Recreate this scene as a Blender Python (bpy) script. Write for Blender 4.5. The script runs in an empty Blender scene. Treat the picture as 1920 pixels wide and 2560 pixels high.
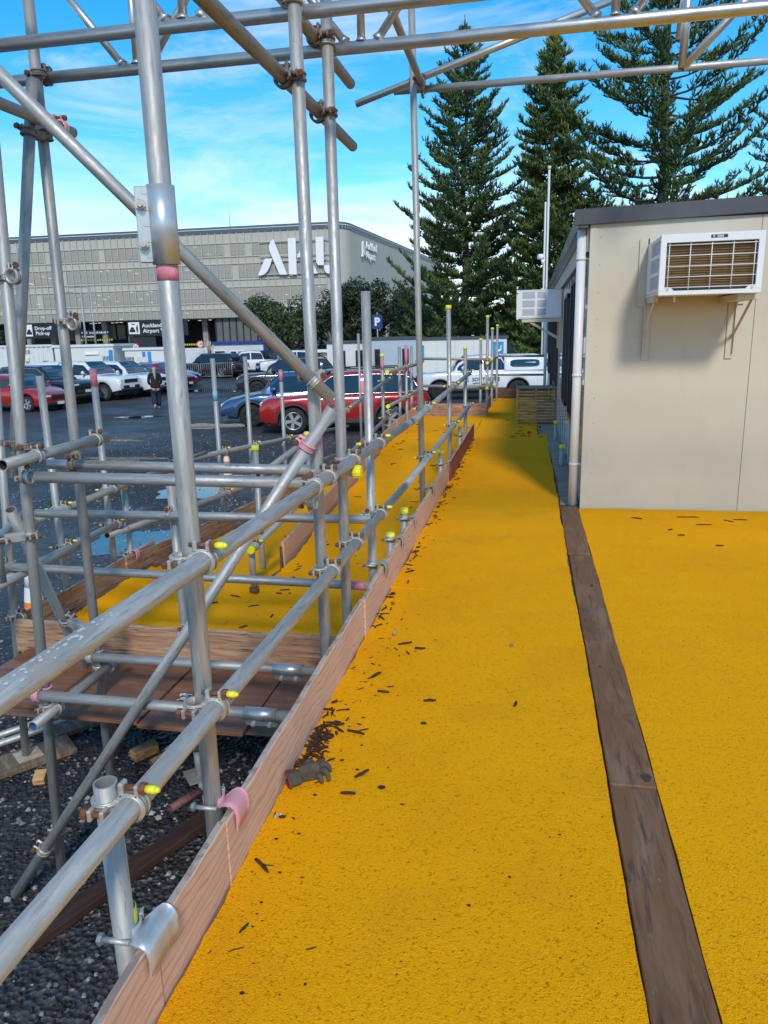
import bpy, math, random
import numpy as np
from mathutils import Vector, Matrix
random.seed(7)
R = math.radians
sc = bpy.context.scene
COL = sc.collection

# ------------------------------------------------------------------ camera
cd = bpy.data.cameras.new("camera")
cam = bpy.data.objects.new("camera", cd); COL.objects.link(cam)
cd.sensor_fit = 'VERTICAL'; cd.sensor_height = 24.0; cd.lens = 1850 / 2560 * 24.0
cd.clip_start = 0.05; cd.clip_end = 2000
cam.matrix_world = Matrix(((0.98212, -0.0212, 0.1871, 0), (0.18695, 0.2318, -0.9546, 0),
                           (-0.02313, 0.9725, 0.2317, 1.45), (0, 0, 0, 1)))
sc.camera = cam

# ------------------------------------------------------------------ sky, sun, exposure
SUN_FROM = Vector((0.20, -0.68, 0.56)).normalized()       # towards the sun: behind the camera, to the right
elev = math.asin(SUN_FROM.z); azim = math.atan2(SUN_FROM.x, SUN_FROM.y)
w = bpy.data.worlds.new("World"); sc.world = w; w.use_nodes = True
nt = w.node_tree; nt.nodes.clear()
def wn(t, **k):
    n = nt.nodes.new(t)
    for a, b in k.items(): setattr(n, a, b)
    return n
out = wn('ShaderNodeOutputWorld'); bg = wn('ShaderNodeBackground'); bg.inputs[1].default_value = 0.13
sky = wn('ShaderNodeTexSky', sky_type='NISHITA'); sky.sun_disc = False
sky.sun_elevation = elev; sky.sun_rotation = azim; sky.air_density = 1.0; sky.dust_density = 0.0; sky.ozone_density = 3.0
hsv = wn('ShaderNodeHueSaturation'); hsv.inputs['Saturation'].default_value = 1.42; hsv.inputs['Value'].default_value = .92
hsv.inputs['Hue'].default_value = 0.489
tc = wn('ShaderNodeTexCoord'); mp = wn('ShaderNodeMapping'); mp.inputs['Scale'].default_value = (1.5, 1.5, 6.5)
mp.inputs['Rotation'].default_value = (0.16, 0.1, 0.5)
n1 = wn('ShaderNodeTexNoise'); n1.inputs['Scale'].default_value = 1.9; n1.inputs['Detail'].default_value = 9; n1.inputs['Roughness'].default_value = 0.62
n1.inputs['Distortion'].default_value = 0.7
r1 = wn('ShaderNodeValToRGB'); r1.color_ramp.elements[0].position = 0.46; r1.color_ramp.elements[1].position = 0.80
r1.color_ramp.elements[1].color = (.7, .7, .7, 1)
sep = wn('ShaderNodeSeparateXYZ')
low = wn('ShaderNodeMapRange'); low.inputs['From Min'].default_value = 0.17; low.inputs['From Max'].default_value = 0.12
low.inputs['To Min'].default_value = 0.0; low.inputs['To Max'].default_value = 0.26
add = wn('ShaderNodeMath', operation='ADD')
mix = wn('ShaderNodeMix', data_type='RGBA'); mix.inputs['B'].default_value = (5.3, 5.15, 5.1, 1)
L = nt.links.new
L(tc.outputs['Generated'], mp.inputs[0]); L(mp.outputs[0], n1.inputs[0])
L(tc.outputs['Generated'], sep.inputs[0]); L(sep.outputs['Z'], low.inputs['Value'])
L(n1.outputs['Fac'], add.inputs[0]); L(low.outputs[0], add.inputs[1])
L(add.outputs[0], r1.inputs[0]); L(r1.outputs[0], mix.inputs['Factor'])
L(sky.outputs[0], hsv.inputs['Color']); L(hsv.outputs[0], mix.inputs['A'])
L(mix.outputs['Result'], bg.inputs[0]); L(bg.outputs[0], out.inputs[0])
sl = bpy.data.lights.new("sun", 'SUN'); sl.energy = 1.5; sl.angle = R(8.0); sl.color = (1.0, 0.92, 0.79)
so = bpy.data.objects.new("sun", sl); COL.objects.link(so)
so.rotation_euler = SUN_FROM.to_track_quat('Z', 'Y').to_euler(); so.location = SUN_FROM * 60
vs = sc.view_settings; vs.view_transform = 'Standard'; vs.look = 'None'; vs.gamma = 1; vs.use_curve_mapping = False
vs.exposure = 0.80

# ------------------------------------------------------------------ materials
MATS = {}
def mat(name, col, rough=.6, metal=0., var=0., vscale=8., stretch=(1, 1, 1), bump=0., bscale=60., col2=None, coord='Object', spec=.5, rnd=0., detail=5, lo=.35, hi=.65, trans=0., coat=0.):
    if name in MATS: return MATS[name]
    m = bpy.data.materials.new(name); m.use_nodes = True; t = m.node_tree; b = t.nodes['Principled BSDF']
    b.inputs['Roughness'].default_value = rough; b.inputs['Metallic'].default_value = metal
    b.inputs['Specular IOR Level'].default_value = spec
    b.inputs['Coat Weight'].default_value = coat
    b.inputs['Coat Roughness'].default_value = .04
    if trans: b.inputs['Transmission Weight'].default_value = trans
    c4 = (*col, 1)
    b.inputs['Base Color'].default_value = c4
    if var or col2 or bump:
        tcn = t.nodes.new('ShaderNodeTexCoord'); mpn = t.nodes.new('ShaderNodeMapping'); mpn.inputs['Scale'].default_value = stretch
        t.links.new(tcn.outputs[coord], mpn.inputs[0])
    if var or col2:
        n = t.nodes.new('ShaderNodeTexNoise'); n.inputs['Scale'].default_value = vscale; n.inputs['Detail'].default_value = detail; n.inputs['Roughness'].default_value = .65
        t.links.new(mpn.outputs[0], n.inputs[0])
        rp = t.nodes.new('ShaderNodeValToRGB'); rp.color_ramp.elements[0].position = lo; rp.color_ramp.elements[1].position = hi
        c2 = col2 if col2 else tuple(min(1, c * (1 + var)) for c in col)
        c1 = col if col2 else tuple(c * (1 - var) for c in col)
        rp.color_ramp.elements[0].color = (*c1, 1); rp.color_ramp.elements[1].color = (*c2, 1)
        t.links.new(n.outputs['Fac'], rp.inputs[0]); last = rp.outputs[0]
        if rnd:
            oi = t.nodes.new('ShaderNodeObjectInfo'); mr = t.nodes.new('ShaderNodeMapRange'); mr.inputs['To Min'].default_value = 1 - rnd; mr.inputs['To Max'].default_value = 1 + rnd
            hs = t.nodes.new('ShaderNodeHueSaturation'); t.links.new(oi.outputs['Random'], mr.inputs['Value']); t.links.new(mr.outputs[0], hs.inputs['Value'])
            t.links.new(last, hs.inputs['Color']); last = hs.outputs[0]
            vm = t.nodes.new('ShaderNodeVectorMath'); vm.operation = 'MULTIPLY_ADD'
            cx = t.nodes.new('ShaderNodeCombineXYZ'); t.links.new(oi.outputs['Random'], cx.inputs[2]); t.links.new(oi.outputs['Random'], cx.inputs[0])
            vm.inputs[1].default_value = (9, 9, 37); t.links.new(cx.outputs[0], vm.inputs[0]); t.links.new(mpn.outputs[0], vm.inputs[2]); t.links.new(vm.outputs[0], n.inputs[0])
        t.links.new(last, b.inputs['Base Color'])
    if bump:
        n2 = t.nodes.new('ShaderNodeTexNoise'); n2.inputs['Scale'].default_value = bscale; n2.inputs['Detail'].default_value = 4
        t.links.new(mpn.outputs[0], n2.inputs[0]); bp = t.nodes.new('ShaderNodeBump'); bp.inputs['Strength'].default_value = bump; bp.inputs['Distance'].default_value = .01
        t.links.new(n2.outputs['Fac'], bp.inputs['Height']); t.links.new(bp.outputs[0], b.inputs['Normal'])
    MATS[name] = m
    return m

def layered(name, base, layers, rough=.7, bump=None, metal=0., spec=.4, rough2=None):
    """base colour plus a stack of (colour, noise scale, stretch, lo, hi, kind) overlays"""
    m = bpy.data.materials.new(name); m.use_nodes = True; t = m.node_tree; b = t.nodes['Principled BSDF']
    b.inputs['Roughness'].default_value = rough; b.inputs['Metallic'].default_value = metal; b.inputs['Specular IOR Level'].default_value = spec
    tcn = t.nodes.new('ShaderNodeTexCoord'); oi = t.nodes.new('ShaderNodeObjectInfo')
    ofs = t.nodes.new('ShaderNodeVectorMath'); ofs.operation = 'MULTIPLY_ADD'; ofs.inputs[1].default_value = (13, 7, 29)
    t.links.new(oi.outputs['Random'], ofs.inputs[0]); t.links.new(tcn.outputs['Object'], ofs.inputs[2])
    rgb = t.nodes.new('ShaderNodeRGB'); rgb.outputs[0].default_value = (*base, 1); last = rgb.outputs[0]
    for (c, s, st, lo, hi, kind) in layers:
        mp_ = t.nodes.new('ShaderNodeMapping'); mp_.inputs['Scale'].default_value = st; t.links.new(ofs.outputs[0], mp_.inputs[0])
        if kind == 'noise':
            n = t.nodes.new('ShaderNodeTexNoise'); n.inputs['Scale'].default_value = s; n.inputs['Detail'].default_value = 6; n.inputs['Roughness'].default_value = .65; n.inputs['Distortion'].default_value = .3; o = n.outputs['Fac']
        elif kind == 'wave':
            n = t.nodes.new('ShaderNodeTexWave'); n.inputs['Scale'].default_value = s; n.bands_direction = 'Z'; n.inputs['Distortion'].default_value = 11; n.inputs['Detail'].default_value = 2.5; n.inputs['Detail Scale'].default_value = .9; o = n.outputs['Fac']
        else:
            n = t.nodes.new('ShaderNodeTexVoronoi'); n.inputs['Scale'].default_value = s; o = n.outputs['Distance']
        t.links.new(mp_.outputs[0], n.inputs['Vector'])
        rp = t.nodes.new('ShaderNodeMapRange'); rp.inputs['From Min'].default_value = lo; rp.inputs['From Max'].default_value = hi
        t.links.new(o, rp.inputs['Value']); mx = t.nodes.new('ShaderNodeMix'); mx.data_type = 'RGBA'; mx.inputs['B'].default_value = (*c, 1)
        t.links.new(rp.outputs[0], mx.inputs['Factor']); t.links.new(last, mx.inputs['A']); last = mx.outputs['Result']
    t.links.new(last, b.inputs['Base Color'])
    if bump:
        st, s, strength, dist = bump
        mp_ = t.nodes.new('ShaderNodeMapping'); mp_.inputs['Scale'].default_value = st; t.links.new(ofs.outputs[0], mp_.inputs[0])
        n = t.nodes.new('ShaderNodeTexNoise'); n.inputs['Scale'].default_value = s; n.inputs['Detail'].default_value = 5; t.links.new(mp_.outputs[0], n.inputs[0])
        bp = t.nodes.new('ShaderNodeBump'); bp.inputs['Strength'].default_value = strength; bp.inputs['Distance'].default_value = dist
        t.links.new(n.outputs['Fac'], bp.inputs['Height']); t.links.new(bp.outputs[0], b.inputs['Normal'])
        if rough2:
            rr = t.nodes.new('ShaderNodeMapRange'); rr.inputs['From Min'].default_value = .35; rr.inputs['From Max'].default_value = .65; rr.inputs['To Min'].default_value = rough; rr.inputs['To Max'].default_value = rough2
            t.links.new(n.outputs['Fac'], rr.inputs['Value']); t.links.new(rr.outputs[0], b.inputs['Roughness'])
    MATS[name] = m
    return m

GALV = layered('galvanised_steel', (.39, .38, .365), [((.55, .54, .515), 9, (6, 6, .6), .42, .68, 'noise'), ((.27, .265, .255), 38, (3, 3, .30), .55, .70, 'noise'), ((.42, .37, .28), 5, (3, 3, 1), .58, .78, 'noise'), ((.10, .10, .10), 55, (1.5, 1.5, .7), .68, .76, 'noise')], rough=.44, metal=.55, bump=((2, 2, .5), 60, .2, .002), rough2=.62)
GALV_DULL = layered('weathered_steel', (.35, .345, .325), [((.44, .43, .41), 12, (4, 4, .5), .4, .7, 'noise'), ((.19, .19, .19), 34, (3, 3, .4), .55, .72, 'noise'), ((.36, .30, .2), 6, (2, 2, 1), .64, .8, 'noise')], rough=.55, metal=.45, bump=((2, 2, .5), 60, .15, .002))
ALU = layered('aluminium_beam', (.58, .57, .55), [((.40, .40, .40), 14, (3, 3, .5), .5, .75, 'noise'), ((.15, .14, .13), 42, (1, 1, 1), .68, .76, 'noise')], rough=.38, metal=.8, bump=((2, 2, 1), 50, .1, .002))
CAST = layered('galvanised_coupler', (.52, .50, .45), [((.33, .32, .30), 40, (1, 1, 1), .45, .65, 'noise'), ((.25, .13, .06), 28, (1, 1, 1), .66, .8, 'noise')], rough=.5, metal=.5)
CAST_DARK = layered('dark_coupler', (.24, .22, .19), [((.12, .10, .09), 40, (1, 1, 1), .45, .65, 'noise'), ((.30, .16, .08), 28, (1, 1, 1), .6, .8, 'noise')], rough=.6, metal=.4)
PINKC = layered('pink_painted_steel', (.72, .30, .36), [((.42, .40, .40), 60, (1, 1, 1), .52, .62, 'noise')], rough=.55, metal=.1)
RUST = layered('rusty_bolt', (.17, .065, .03), [((.30, .13, .06), 90, (1, 1, 1), .45, .65, 'noise'), ((.06, .03, .025), 50, (1, 1, 1), .5, .7, 'noise')], rough=.8, metal=.2)
YCAP = mat('yellow_plastic_cap', (.88, .80, .02), .35, var=.06, vscale=30)
BLACK = mat('black_plastic', (.018, .018, .02), .5)
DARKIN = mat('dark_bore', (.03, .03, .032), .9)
BLUEIN = mat('blue_bore', (.05, .16, .32), .6)
WPAINT = mat('white_paint_flake', (.60, .60, .58), .7)
def tex_mat():
    m = bpy.data.materials.new('yellow_loop_mat'); m.use_nodes = True; t = m.node_tree; b = t.nodes['Principled BSDF']
    b.inputs['Roughness'].default_value = .85; b.inputs['Specular IOR Level'].default_value = .06
    tcn = t.nodes.new('ShaderNodeTexCoord')
    def noise(s, d=4, r=.6, dist=0.):
        n = t.nodes.new('ShaderNodeTexNoise'); n.inputs['Scale'].default_value = s; n.inputs['Detail'].default_value = d; n.inputs['Roughness'].default_value = r; n.inputs['Distortion'].default_value = dist
        t.links.new(tcn.outputs['Object'], n.inputs[0]); return n
    loop = noise(230, 2, .55, .8); pits = noise(105, 3, .6, .6); patch = noise(.9, 5, .6); dirt = noise(6, 6, .7); 
    def ramp(n, lo, hi):
        r = t.nodes.new('ShaderNodeMapRange'); r.inputs['From Min'].default_value = lo; r.inputs['From Max'].default_value = hi; t.links.new(n.outputs['Fac'], r.inputs['Value']); return r.outputs[0]
    def mx(a, bcol, fac):
        x = t.nodes.new('ShaderNodeMix'); x.data_type = 'RGBA'; x.inputs['B'].default_value = (*bcol, 1)
        if isinstance(a, tuple): x.inputs['A'].default_value = (*a, 1)
        else: t.links.new(a, x.inputs['A'])
        t.links.new(fac, x.inputs['Factor']); return x.outputs['Result']
    c = mx((.965, .410, .003), (.90, .365, .003), ramp(patch, .40, .66))
    c = mx(c, (.97, .48, .008), ramp(loop, .52, .74))
    c = mx(c, (.40, .145, .003), ramp(pits, .61, .76))
    wear = noise(2.6, 6, .62, .6); wm = t.nodes.new('ShaderNodeMath'); wm.operation = 'MULTIPLY'; wm.inputs[1].default_value = .22; t.links.new(ramp(wear, .50, .72), wm.inputs[0]); c = mx(c, (.52, .24, .02), wm.outputs[0])
    m2 = t.nodes.new('ShaderNodeMath'); m2.operation = 'MULTIPLY'; m2.inputs[1].default_value = .3; t.links.new(ramp(dirt, .6, .85), m2.inputs[0])
    c = mx(c, (.30, .16, .02), m2.outputs[0])
    t.links.new(c, b.inputs['Base Color'])
    ad = t.nodes.new('ShaderNodeMath'); ad.operation = 'SUBTRACT'; t.links.new(loop.outputs['Fac'], ad.inputs[0])
    pm = t.nodes.new('ShaderNodeMath'); pm.operation = 'MULTIPLY'; pm.inputs[1].default_value = .8; t.links.new(ramp(pits, .55, .75), pm.inputs[0]); t.links.new(pm.outputs[0], ad.inputs[1])
    bp = t.nodes.new('ShaderNodeBump'); bp.inputs['Strength'].default_value = .75; bp.inputs['Distance'].default_value = .006
    t.links.new(ad.outputs[0], bp.inputs['Height']); t.links.new(bp.outputs[0], b.inputs['Normal'])
    MATS['mat'] = m; return m
YMAT = tex_mat()
# board grain runs along the object's local X
BOARD = layered('pink_stained_plywood', (.68, .42, .30), [((.72, .47, .35), 2.2, (.8, 1, 6), .48, .7, 'noise'), ((.54, .31, .215), 8, (.5, 1, 1.5), .82, .98, 'wave'), ((.55, .33, .235), 7, (.8, 1, 16), .56, .62, 'noise')], rough=.75, bump=((1, 1, 14), 12, .25, .003))
BOARD_OLD = layered('weathered_plywood', (.33, .175, .10), [((.45, .29, .19), 4, (.7, 1, 12), .45, .6, 'noise'), ((.13, .065, .045), 6, (.8, 1, 10), .54, .64, 'noise'), ((.5, .4, .32), 3, (.4, 1, 5), .6, .75, 'noise')], rough=.8, bump=((1, 1, 12), 14, .25, .003))
BOARD_RED = layered('red_formply', (.20, .045, .045), [((.30, .12, .10), 6, (1, 1, 5), .5, .7, 'noise')], rough=.6)
BOARD_DARK = layered('dark_board', (.12, .06, .04), [((.22, .13, .09), 5, (1, 1, 6), .5, .7, 'noise')], rough=.75)
PLYEDGE = layered('grey_ply_edge', (.46, .38, .32), [((.28, .22, .18), 12, (1, 1, 20), .48, .56, 'noise')], rough=.85)
PLANK = layered('dark_ply_strip', (.19, .095, .050), [((.25, .15, .095), 4, (3, .5, 1), .48, .68, 'noise'), ((.085, .05, .035), 9, (5, .5, 1), .54, .70, 'noise'), ((.27, .175, .11), 30, (2, .6, 1), .62, .74, 'noise'), ((.075, .048, .032), 1.6, (1, 1, 1), .56, .74, 'noise')], rough=.55, bump=((10, .6, 1), 22, .35, .002), spec=.10, rough2=.75)
GREYPLY = layered('grey_plywood', (.33, .255, .185), [((.21, .165, .13), 5, (.7, 5, 1), .45, .6, 'noise'), ((.34, .29, .235), 2, (1, 1, 1), .5, .7, 'noise')], rough=.8)
WETPLY = layered('wet_red_plywood', (.19, .075, .035), [((.28, .125, .065), 4, (.8, 5, 1), .45, .65, 'noise'), ((.09, .045, .03), 3, (1, 2, 1), .55, .7, 'noise'), ((.35, .22, .15), 8, (1, 1, 1), .66, .78, 'noise')], rough=.45)
SOLE = layered('old_sole_board', (.15, .10, .07), [((.28, .2, .14), 6, (1, 5, 1), .45, .65, 'noise'), ((.05, .035, .03), 5, (1, 1, 1), .5, .7, 'noise')], rough=.8)
PINE = layered('new_timber', (.64, .37, .16), [((.29, .15, .055), 9, (.6, 1, 6), .45, .6, 'noise'), ((.5, .3, .14), 3, (1, 1, 3), .5, .7, 'noise')], rough=.7)
SANDWALL = layered('cream_panel', (.57, .52, .42), [((.535, .485, .39), 1.1, (1, 1, 1), .4, .7, 'noise'), ((.505, .455, .365), 7, (1, 1, .25), .58, .8, 'noise')], rough=.5, bump=((1, 1, 1), 350, .06, .001))
GLOSSWALL = mat('glossy_white_wall', (.62, .65, .68), .09, spec=.7, coat=.6)
WHITE = mat('white_enamel', (.80, .81, .83), .35, var=.03, vscale=6)
FASCIA = mat('charcoal_fascia', (.060, .063, .072), .5, var=.12, vscale=3)
PVC = mat('white_pvc', (.72, .70, .69), .35)
COIL = layered('copper_coil_fins', (.10, .055, .02), [((.24, .13, .04), 14, (1, 1, 30), .4, .6, 'noise')], rough=.4, metal=.5)
GLASS = mat('window_glass', (.012, .016, .022), .03, spec=.9)
FRAME = mat('black_frame', (.02, .022, .026), .4)

# ------------------------------------------------------------------ mesh helpers
class MB:
    def __init__(s): s.v = []; s.f = []; s.sm = []
    def addv(s, p): s.v.append(tuple(p)); return len(s.v) - 1
    def face(s, idx, smooth=False): s.f.append(tuple(idx)); s.sm.append(smooth)
    def poly(s, pts, smooth=False): s.face([s.addv(p) for p in pts], smooth)
    def box(s, c, d, M=None, bev=0.):
        c = Vector(c); h = [x / 2 for x in d]
        if bev:
            b = min(bev, min(h) * .9); pts = {}
            for ax in range(3):
                for sx in (-1, 1):
                    for sy in (-1, 1):
                        for sz in (-1, 1):
                            sg = (sx, sy, sz); p = [sg[i] * (h[i] if i == ax else h[i] - b) for i in range(3)]
                            v = Vector(p); v = (M @ v if M else v) + c; pts[(ax, sg)] = s.addv(v)
            for ax in range(3):
                o = [i for i in range(3) if i != ax]
                for sg in (-1, 1):
                    q = []
                    for a, b2 in ((-1, -1), (1, -1), (1, 1), (-1, 1)):
                        k = [0, 0, 0]; k[ax] = sg; k[o[0]] = a; k[o[1]] = b2; q.append(pts[(ax, tuple(k))])
                    s.face(q if (sg == 1) == (ax != 1) else q[::-1])
            for ax in range(3):
                o = [i for i in range(3) if i != ax]
                for a in (-1, 1):
                    for b2 in (-1, 1):
                        q = []
                        for (fa, e) in ((o[0], -1), (o[0], 1), (o[1], 1), (o[1], -1)):
                            k = [0, 0, 0]; k[ax] = e; k[o[0]] = a; k[o[1]] = b2; q.append(pts[(fa, tuple(k))])
                        s.face(q if (a * b2 > 0) == (ax != 1) else q[::-1])
            for sx in (-1, 1):
                for sy in (-1, 1):
                    for sz in (-1, 1):
                        q = [pts[(i, (sx, sy, sz))] for i in range(3)]; s.face(q if sx * sy * sz > 0 else q[::-1])
            return s
        i0 = len(s.v)
        for x in (-1, 1):
            for y in (-1, 1):
                for z in (-1, 1):
                    v = Vector((x * h[0], y * h[1], z * h[2])); v = (M @ v if M else v) + c; s.v.append(tuple(v))
        for q in ((0, 1, 3, 2), (4, 6, 7, 5), (0, 4, 5, 1), (2, 3, 7, 6), (0, 2, 6, 4), (1, 5, 7, 3)): s.face([i0 + k for k in q])
        return s
    def cyl(s, p0, p1, r0, r1=None, n=12, caps=True, smooth=True):
        p0 = Vector(p0); p1 = Vector(p1); r1 = r0 if r1 is None else r1
        d = (p1 - p0); d = d.normalized() if d.length else Vector((0, 0, 1)); u = d.orthogonal().normalized(); v = d.cross(u)
        a = []; b = []
        for i in range(n):
            t = 2 * math.pi * i / n; o = u * math.cos(t) + v * math.sin(t)
            a.append(s.addv(p0 + o * r0)); b.append(s.addv(p1 + o * r1))
        for i in range(n): j = (i + 1) % n; s.face((a[i], a[j], b[j], b[i]), smooth)
        if caps: s.face(a[::-1]); s.face(b)
        return s
    def ring(s, c, axis, ri, ro, wd, n=16, a0=0., a1=2 * math.pi, ref=None):
        """band around an axis"""
        c = Vector(c); d = Vector(axis).normalized(); u = (Vector(ref) - d * Vector(ref).dot(d)).normalized() if ref else d.orthogonal().normalized(); v = d.cross(u)
        full = abs(a1 - a0 - 2 * math.pi) < 1e-4; m = n if full else n + 1; rows = []
        for i in range(m):
            t = a0 + (a1 - a0) * i / n; o = u * math.cos(t) + v * math.sin(t)
            rows.append([s.addv(c + o * r_ + d * h) for r_, h in ((ri, -wd / 2), (ro, -wd / 2), (ro, wd / 2), (ri, wd / 2))])
        for i in range(n):
            A = rows[i]; B = rows[(i + 1) % m]
            for k in range(4): l = (k + 1) % 4; s.face((A[k], A[l], B[l], B[k]), True)
        if not full: s.face(rows[0]); s.face(rows[-1][::-1])
        return s
    def path(s, pts, rad, n=8, caps=True):
        """tube through points with radius per point"""
        rows = []; P = [Vector(p) for p in pts]
        for i, p in enumerate(P):
            d = (P[min(i + 1, len(P) - 1)] - P[max(i - 1, 0)]).normalized(); u = d.orthogonal().normalized()
            if rows: u = (lastu - d * lastu.dot(d)).normalized()
            lastu = u; v = d.cross(u); r = rad[i] if isinstance(rad, (list, tuple)) else rad
            rows.append([s.addv(p + (u * math.cos(2 * math.pi * k / n) + v * math.sin(2 * math.pi * k / n)) * r) for k in range(n)])
        for A, B in zip(rows, rows[1:]):
            for k in range(n): l = (k + 1) % n; s.face((A[k], A[l], B[l], B[k]), True)
        if caps: s.face(rows[0][::-1]); s.face(rows[-1])
        return s
    def prism(s, poly, fn, t0, t1):
        """poly of 2-D points mapped by fn(a,b,t) between t0 and t1"""
        A = [s.addv(fn(a, b, t0)) for a, b in poly]; B = [s.addv(fn(a, b, t1)) for a, b in poly]; n = len(poly)
        s.face(A[::-1]); s.face(B)
        for i in range(n): j = (i + 1) % n; s.face((A[i], A[j], B[j], B[i]))
        return s
    def grid(s, fn, nu, nv, smooth=True, flip=False):
        idx = [[s.addv(fn(i / nu, j / nv)) for j in range(nv + 1)] for i in range(nu + 1)]
        for i in range(nu):
            for j in range(nv):
                q = (idx[i][j], idx[i + 1][j], idx[i + 1][j + 1], idx[i][j + 1]); s.face(q[::-1] if flip else q, smooth)
        return s
    def mesh(s, name, m, M=None):
        me = bpy.data.meshes.new(name)
        v = [tuple(M @ Vector(p)) for p in s.v] if M else s.v
        me.from_pydata(v, [], s.f); me.polygons.foreach_set('use_smooth', s.sm); me.update()
        if m: me.materials.append(m)
        return me

def link(name, me, parent=None, loc=None, rot=None):
    o = bpy.data.objects.new(name, me); COL.objects.link(o)
    if parent: o.parent = parent
    if loc is not None: o.location = loc
    if rot is not None: o.rotation_euler = rot
    return o
def obj(name, mb, m, parent=None, M=None, loc=None, rot=None): return link(name, mb.mesh(name, m, M), parent, loc, rot)
def tag(o, label=None, cat=None, group=None, kind=None):
    if label: o['label'] = label
    if cat: o['category'] = cat
    if group: o['group'] = group
    if kind: o['kind'] = kind
    return o
def empty(name, loc=(0, 0, 0), rot=(0, 0, 0), label=None, cat=None, group=None, kind=None):
    o = bpy.data.objects.new(name, None); COL.objects.link(o); o.location = loc; o.rotation_euler = rot; o.empty_display_size = .1
    return tag(o, label, cat, group, kind)
def text_mesh(body, size, m, extr=.004, spacing=1.0, bold=0.):
    c = bpy.data.curves.new('lettering', 'FONT'); c.body = body; c.size = size; c.extrude = extr; c.space_character = spacing; c.offset = bold
    c.align_x = 'LEFT'; c.resolution_u = 4
    o = bpy.data.objects.new('lettering', c); COL.objects.link(o)
    dg = bpy.context.evaluated_depsgraph_get(); me = bpy.data.meshes.new_from_object(o.evaluated_get(dg))
    bpy.data.objects.remove(o); bpy.data.curves.remove(c); me.materials.clear(); me.materials.append(m); return me
def frame_M(origin, right, up):
    r = Vector(right).normalized(); u = Vector(up).normalized(); n = r.cross(u)
    return Matrix(((r.x, u.x, n.x, origin[0]), (r.y, u.y, n.y, origin[1]), (r.z, u.z, n.z, origin[2]), (0, 0, 0, 1)))

# ------------------------------------------------------------------ ground
G = -1.2
def ground_mat():
    m = bpy.data.materials.new('wet_gravel_asphalt'); m.use_nodes = True; t = m.node_tree; b = t.nodes['Principled BSDF']
    tcn = t.nodes.new('ShaderNodeTexCoord')
    def noise(s, d=5, r=.6):
        n = t.nodes.new('ShaderNodeTexNoise'); n.inputs['Scale'].default_value = s; n.inputs['Detail'].default_value = d; n.inputs['Roughness'].default_value = r; t.links.new(tcn.outputs['Object'], n.inputs[0]); return n.outputs['Fac']
    def mr(o, a, c, lo=0., hi=1.):
        r = t.nodes.new('ShaderNodeMapRange'); r.inputs['From Min'].default_value = a; r.inputs['From Max'].default_value = c; r.inputs['To Min'].default_value = lo; r.inputs['To Max'].default_value = hi; t.links.new(o, r.inputs['Value']); return r.outputs[0]
    def mx(a, col, fac):
        x = t.nodes.new('ShaderNodeMix'); x.data_type = 'RGBA'; x.inputs['B'].default_value = (*col, 1)
        if isinstance(a, tuple): x.inputs['A'].default_value = (*a, 1)
        else: t.links.new(a, x.inputs['A'])
        t.links.new(fac, x.inputs['Factor']); return x.outputs['Result']
    vo = t.nodes.new('ShaderNodeTexVoronoi'); vo.inputs['Scale'].default_value = 34; t.links.new(tcn.outputs['Object'], vo.inputs[0])
    vo2 = t.nodes.new('ShaderNodeTexVoronoi'); vo2.inputs['Scale'].default_value = 13; t.links.new(tcn.outputs['Object'], vo2.inputs[0])
    c = mx((.028, .028, .030), (.064, .064, .067), mr(noise(.35, 6), .40, .64))
    sp = t.nodes.new('ShaderNodeSeparateColor'); t.links.new(vo.outputs['Color'], sp.inputs[0])
    c = mx(c, (.24, .24, .25), mr(sp.outputs[0], .90, .97, 0., .75))
    sp2 = t.nodes.new('ShaderNodeSeparateColor'); t.links.new(vo2.outputs['Color'], sp2.inputs[0])
    c = mx(c, (.010, .010, .012), mr(sp2.outputs[1], .5, 1., 0., .7))
    c = mx(c, (.10, .10, .105), mr(noise(2.2, 8, .75), .60, .78, 0., .7))
    t.links.new(c, b.inputs['Base Color'])
    t.links.new(mr(noise(.22, 5), .42, .60, .42, .85), b.inputs['Roughness'])
    bp = t.nodes.new('ShaderNodeBump'); bp.inputs['Strength'].default_value = .9; bp.inputs['Distance'].default_value = .03
    t.links.new(vo.outputs['Distance'], bp.inputs['Height']); t.links.new(bp.outputs[0], b.inputs['Normal'])
    return m
GM = ground_mat()
gmb = MB(); gmb.poly([(-700, -300, G), (700, -300, G), (700, 900, G), (-700, 900, G)])
tag(obj('ground', gmb, GM), kind='structure')
WATER = mat('puddle_water', (.006, .008, .010), .015, spec=.9)
def puddle(x, y, rx, ry, seed, label, z=G + .005):
    rr = random.Random(seed); ph = [rr.uniform(0, 6.28) for _ in range(6)]; m = MB(); pts = []
    for i in range(64):
        t = 2 * math.pi * i / 64; k = 1 + .22 * math.sin(2 * t + ph[0]) + .16 * math.sin(3 * t + ph[1]) + .11 * math.sin(5 * t + ph[2]) + .07 * math.sin(9 * t + ph[3]) + .05 * math.sin(14 * t + ph[4])
        pts.append((rx * k * math.cos(t), ry * k * math.sin(t), 0))
    m.poly(pts); o = obj('puddle', m, WATER, loc=(x, y, z)); tag(o, kind='structure'); o['label'] = label
puddle(-5.15, 8.9, .72, .72, 1, 'sky blue puddle beside the ramp side boards'); puddle(-5.75, 12.7, .85, 1.0, 2, 'blue puddle beside the orange traffic cone')
puddle(-11.2, 18.6, .7, .3, 3, 'thin puddle left of the woman'); puddle(-9.75, 21.9, .95, .8, 4, 'small puddle at the nose of the blue wagon')
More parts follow.
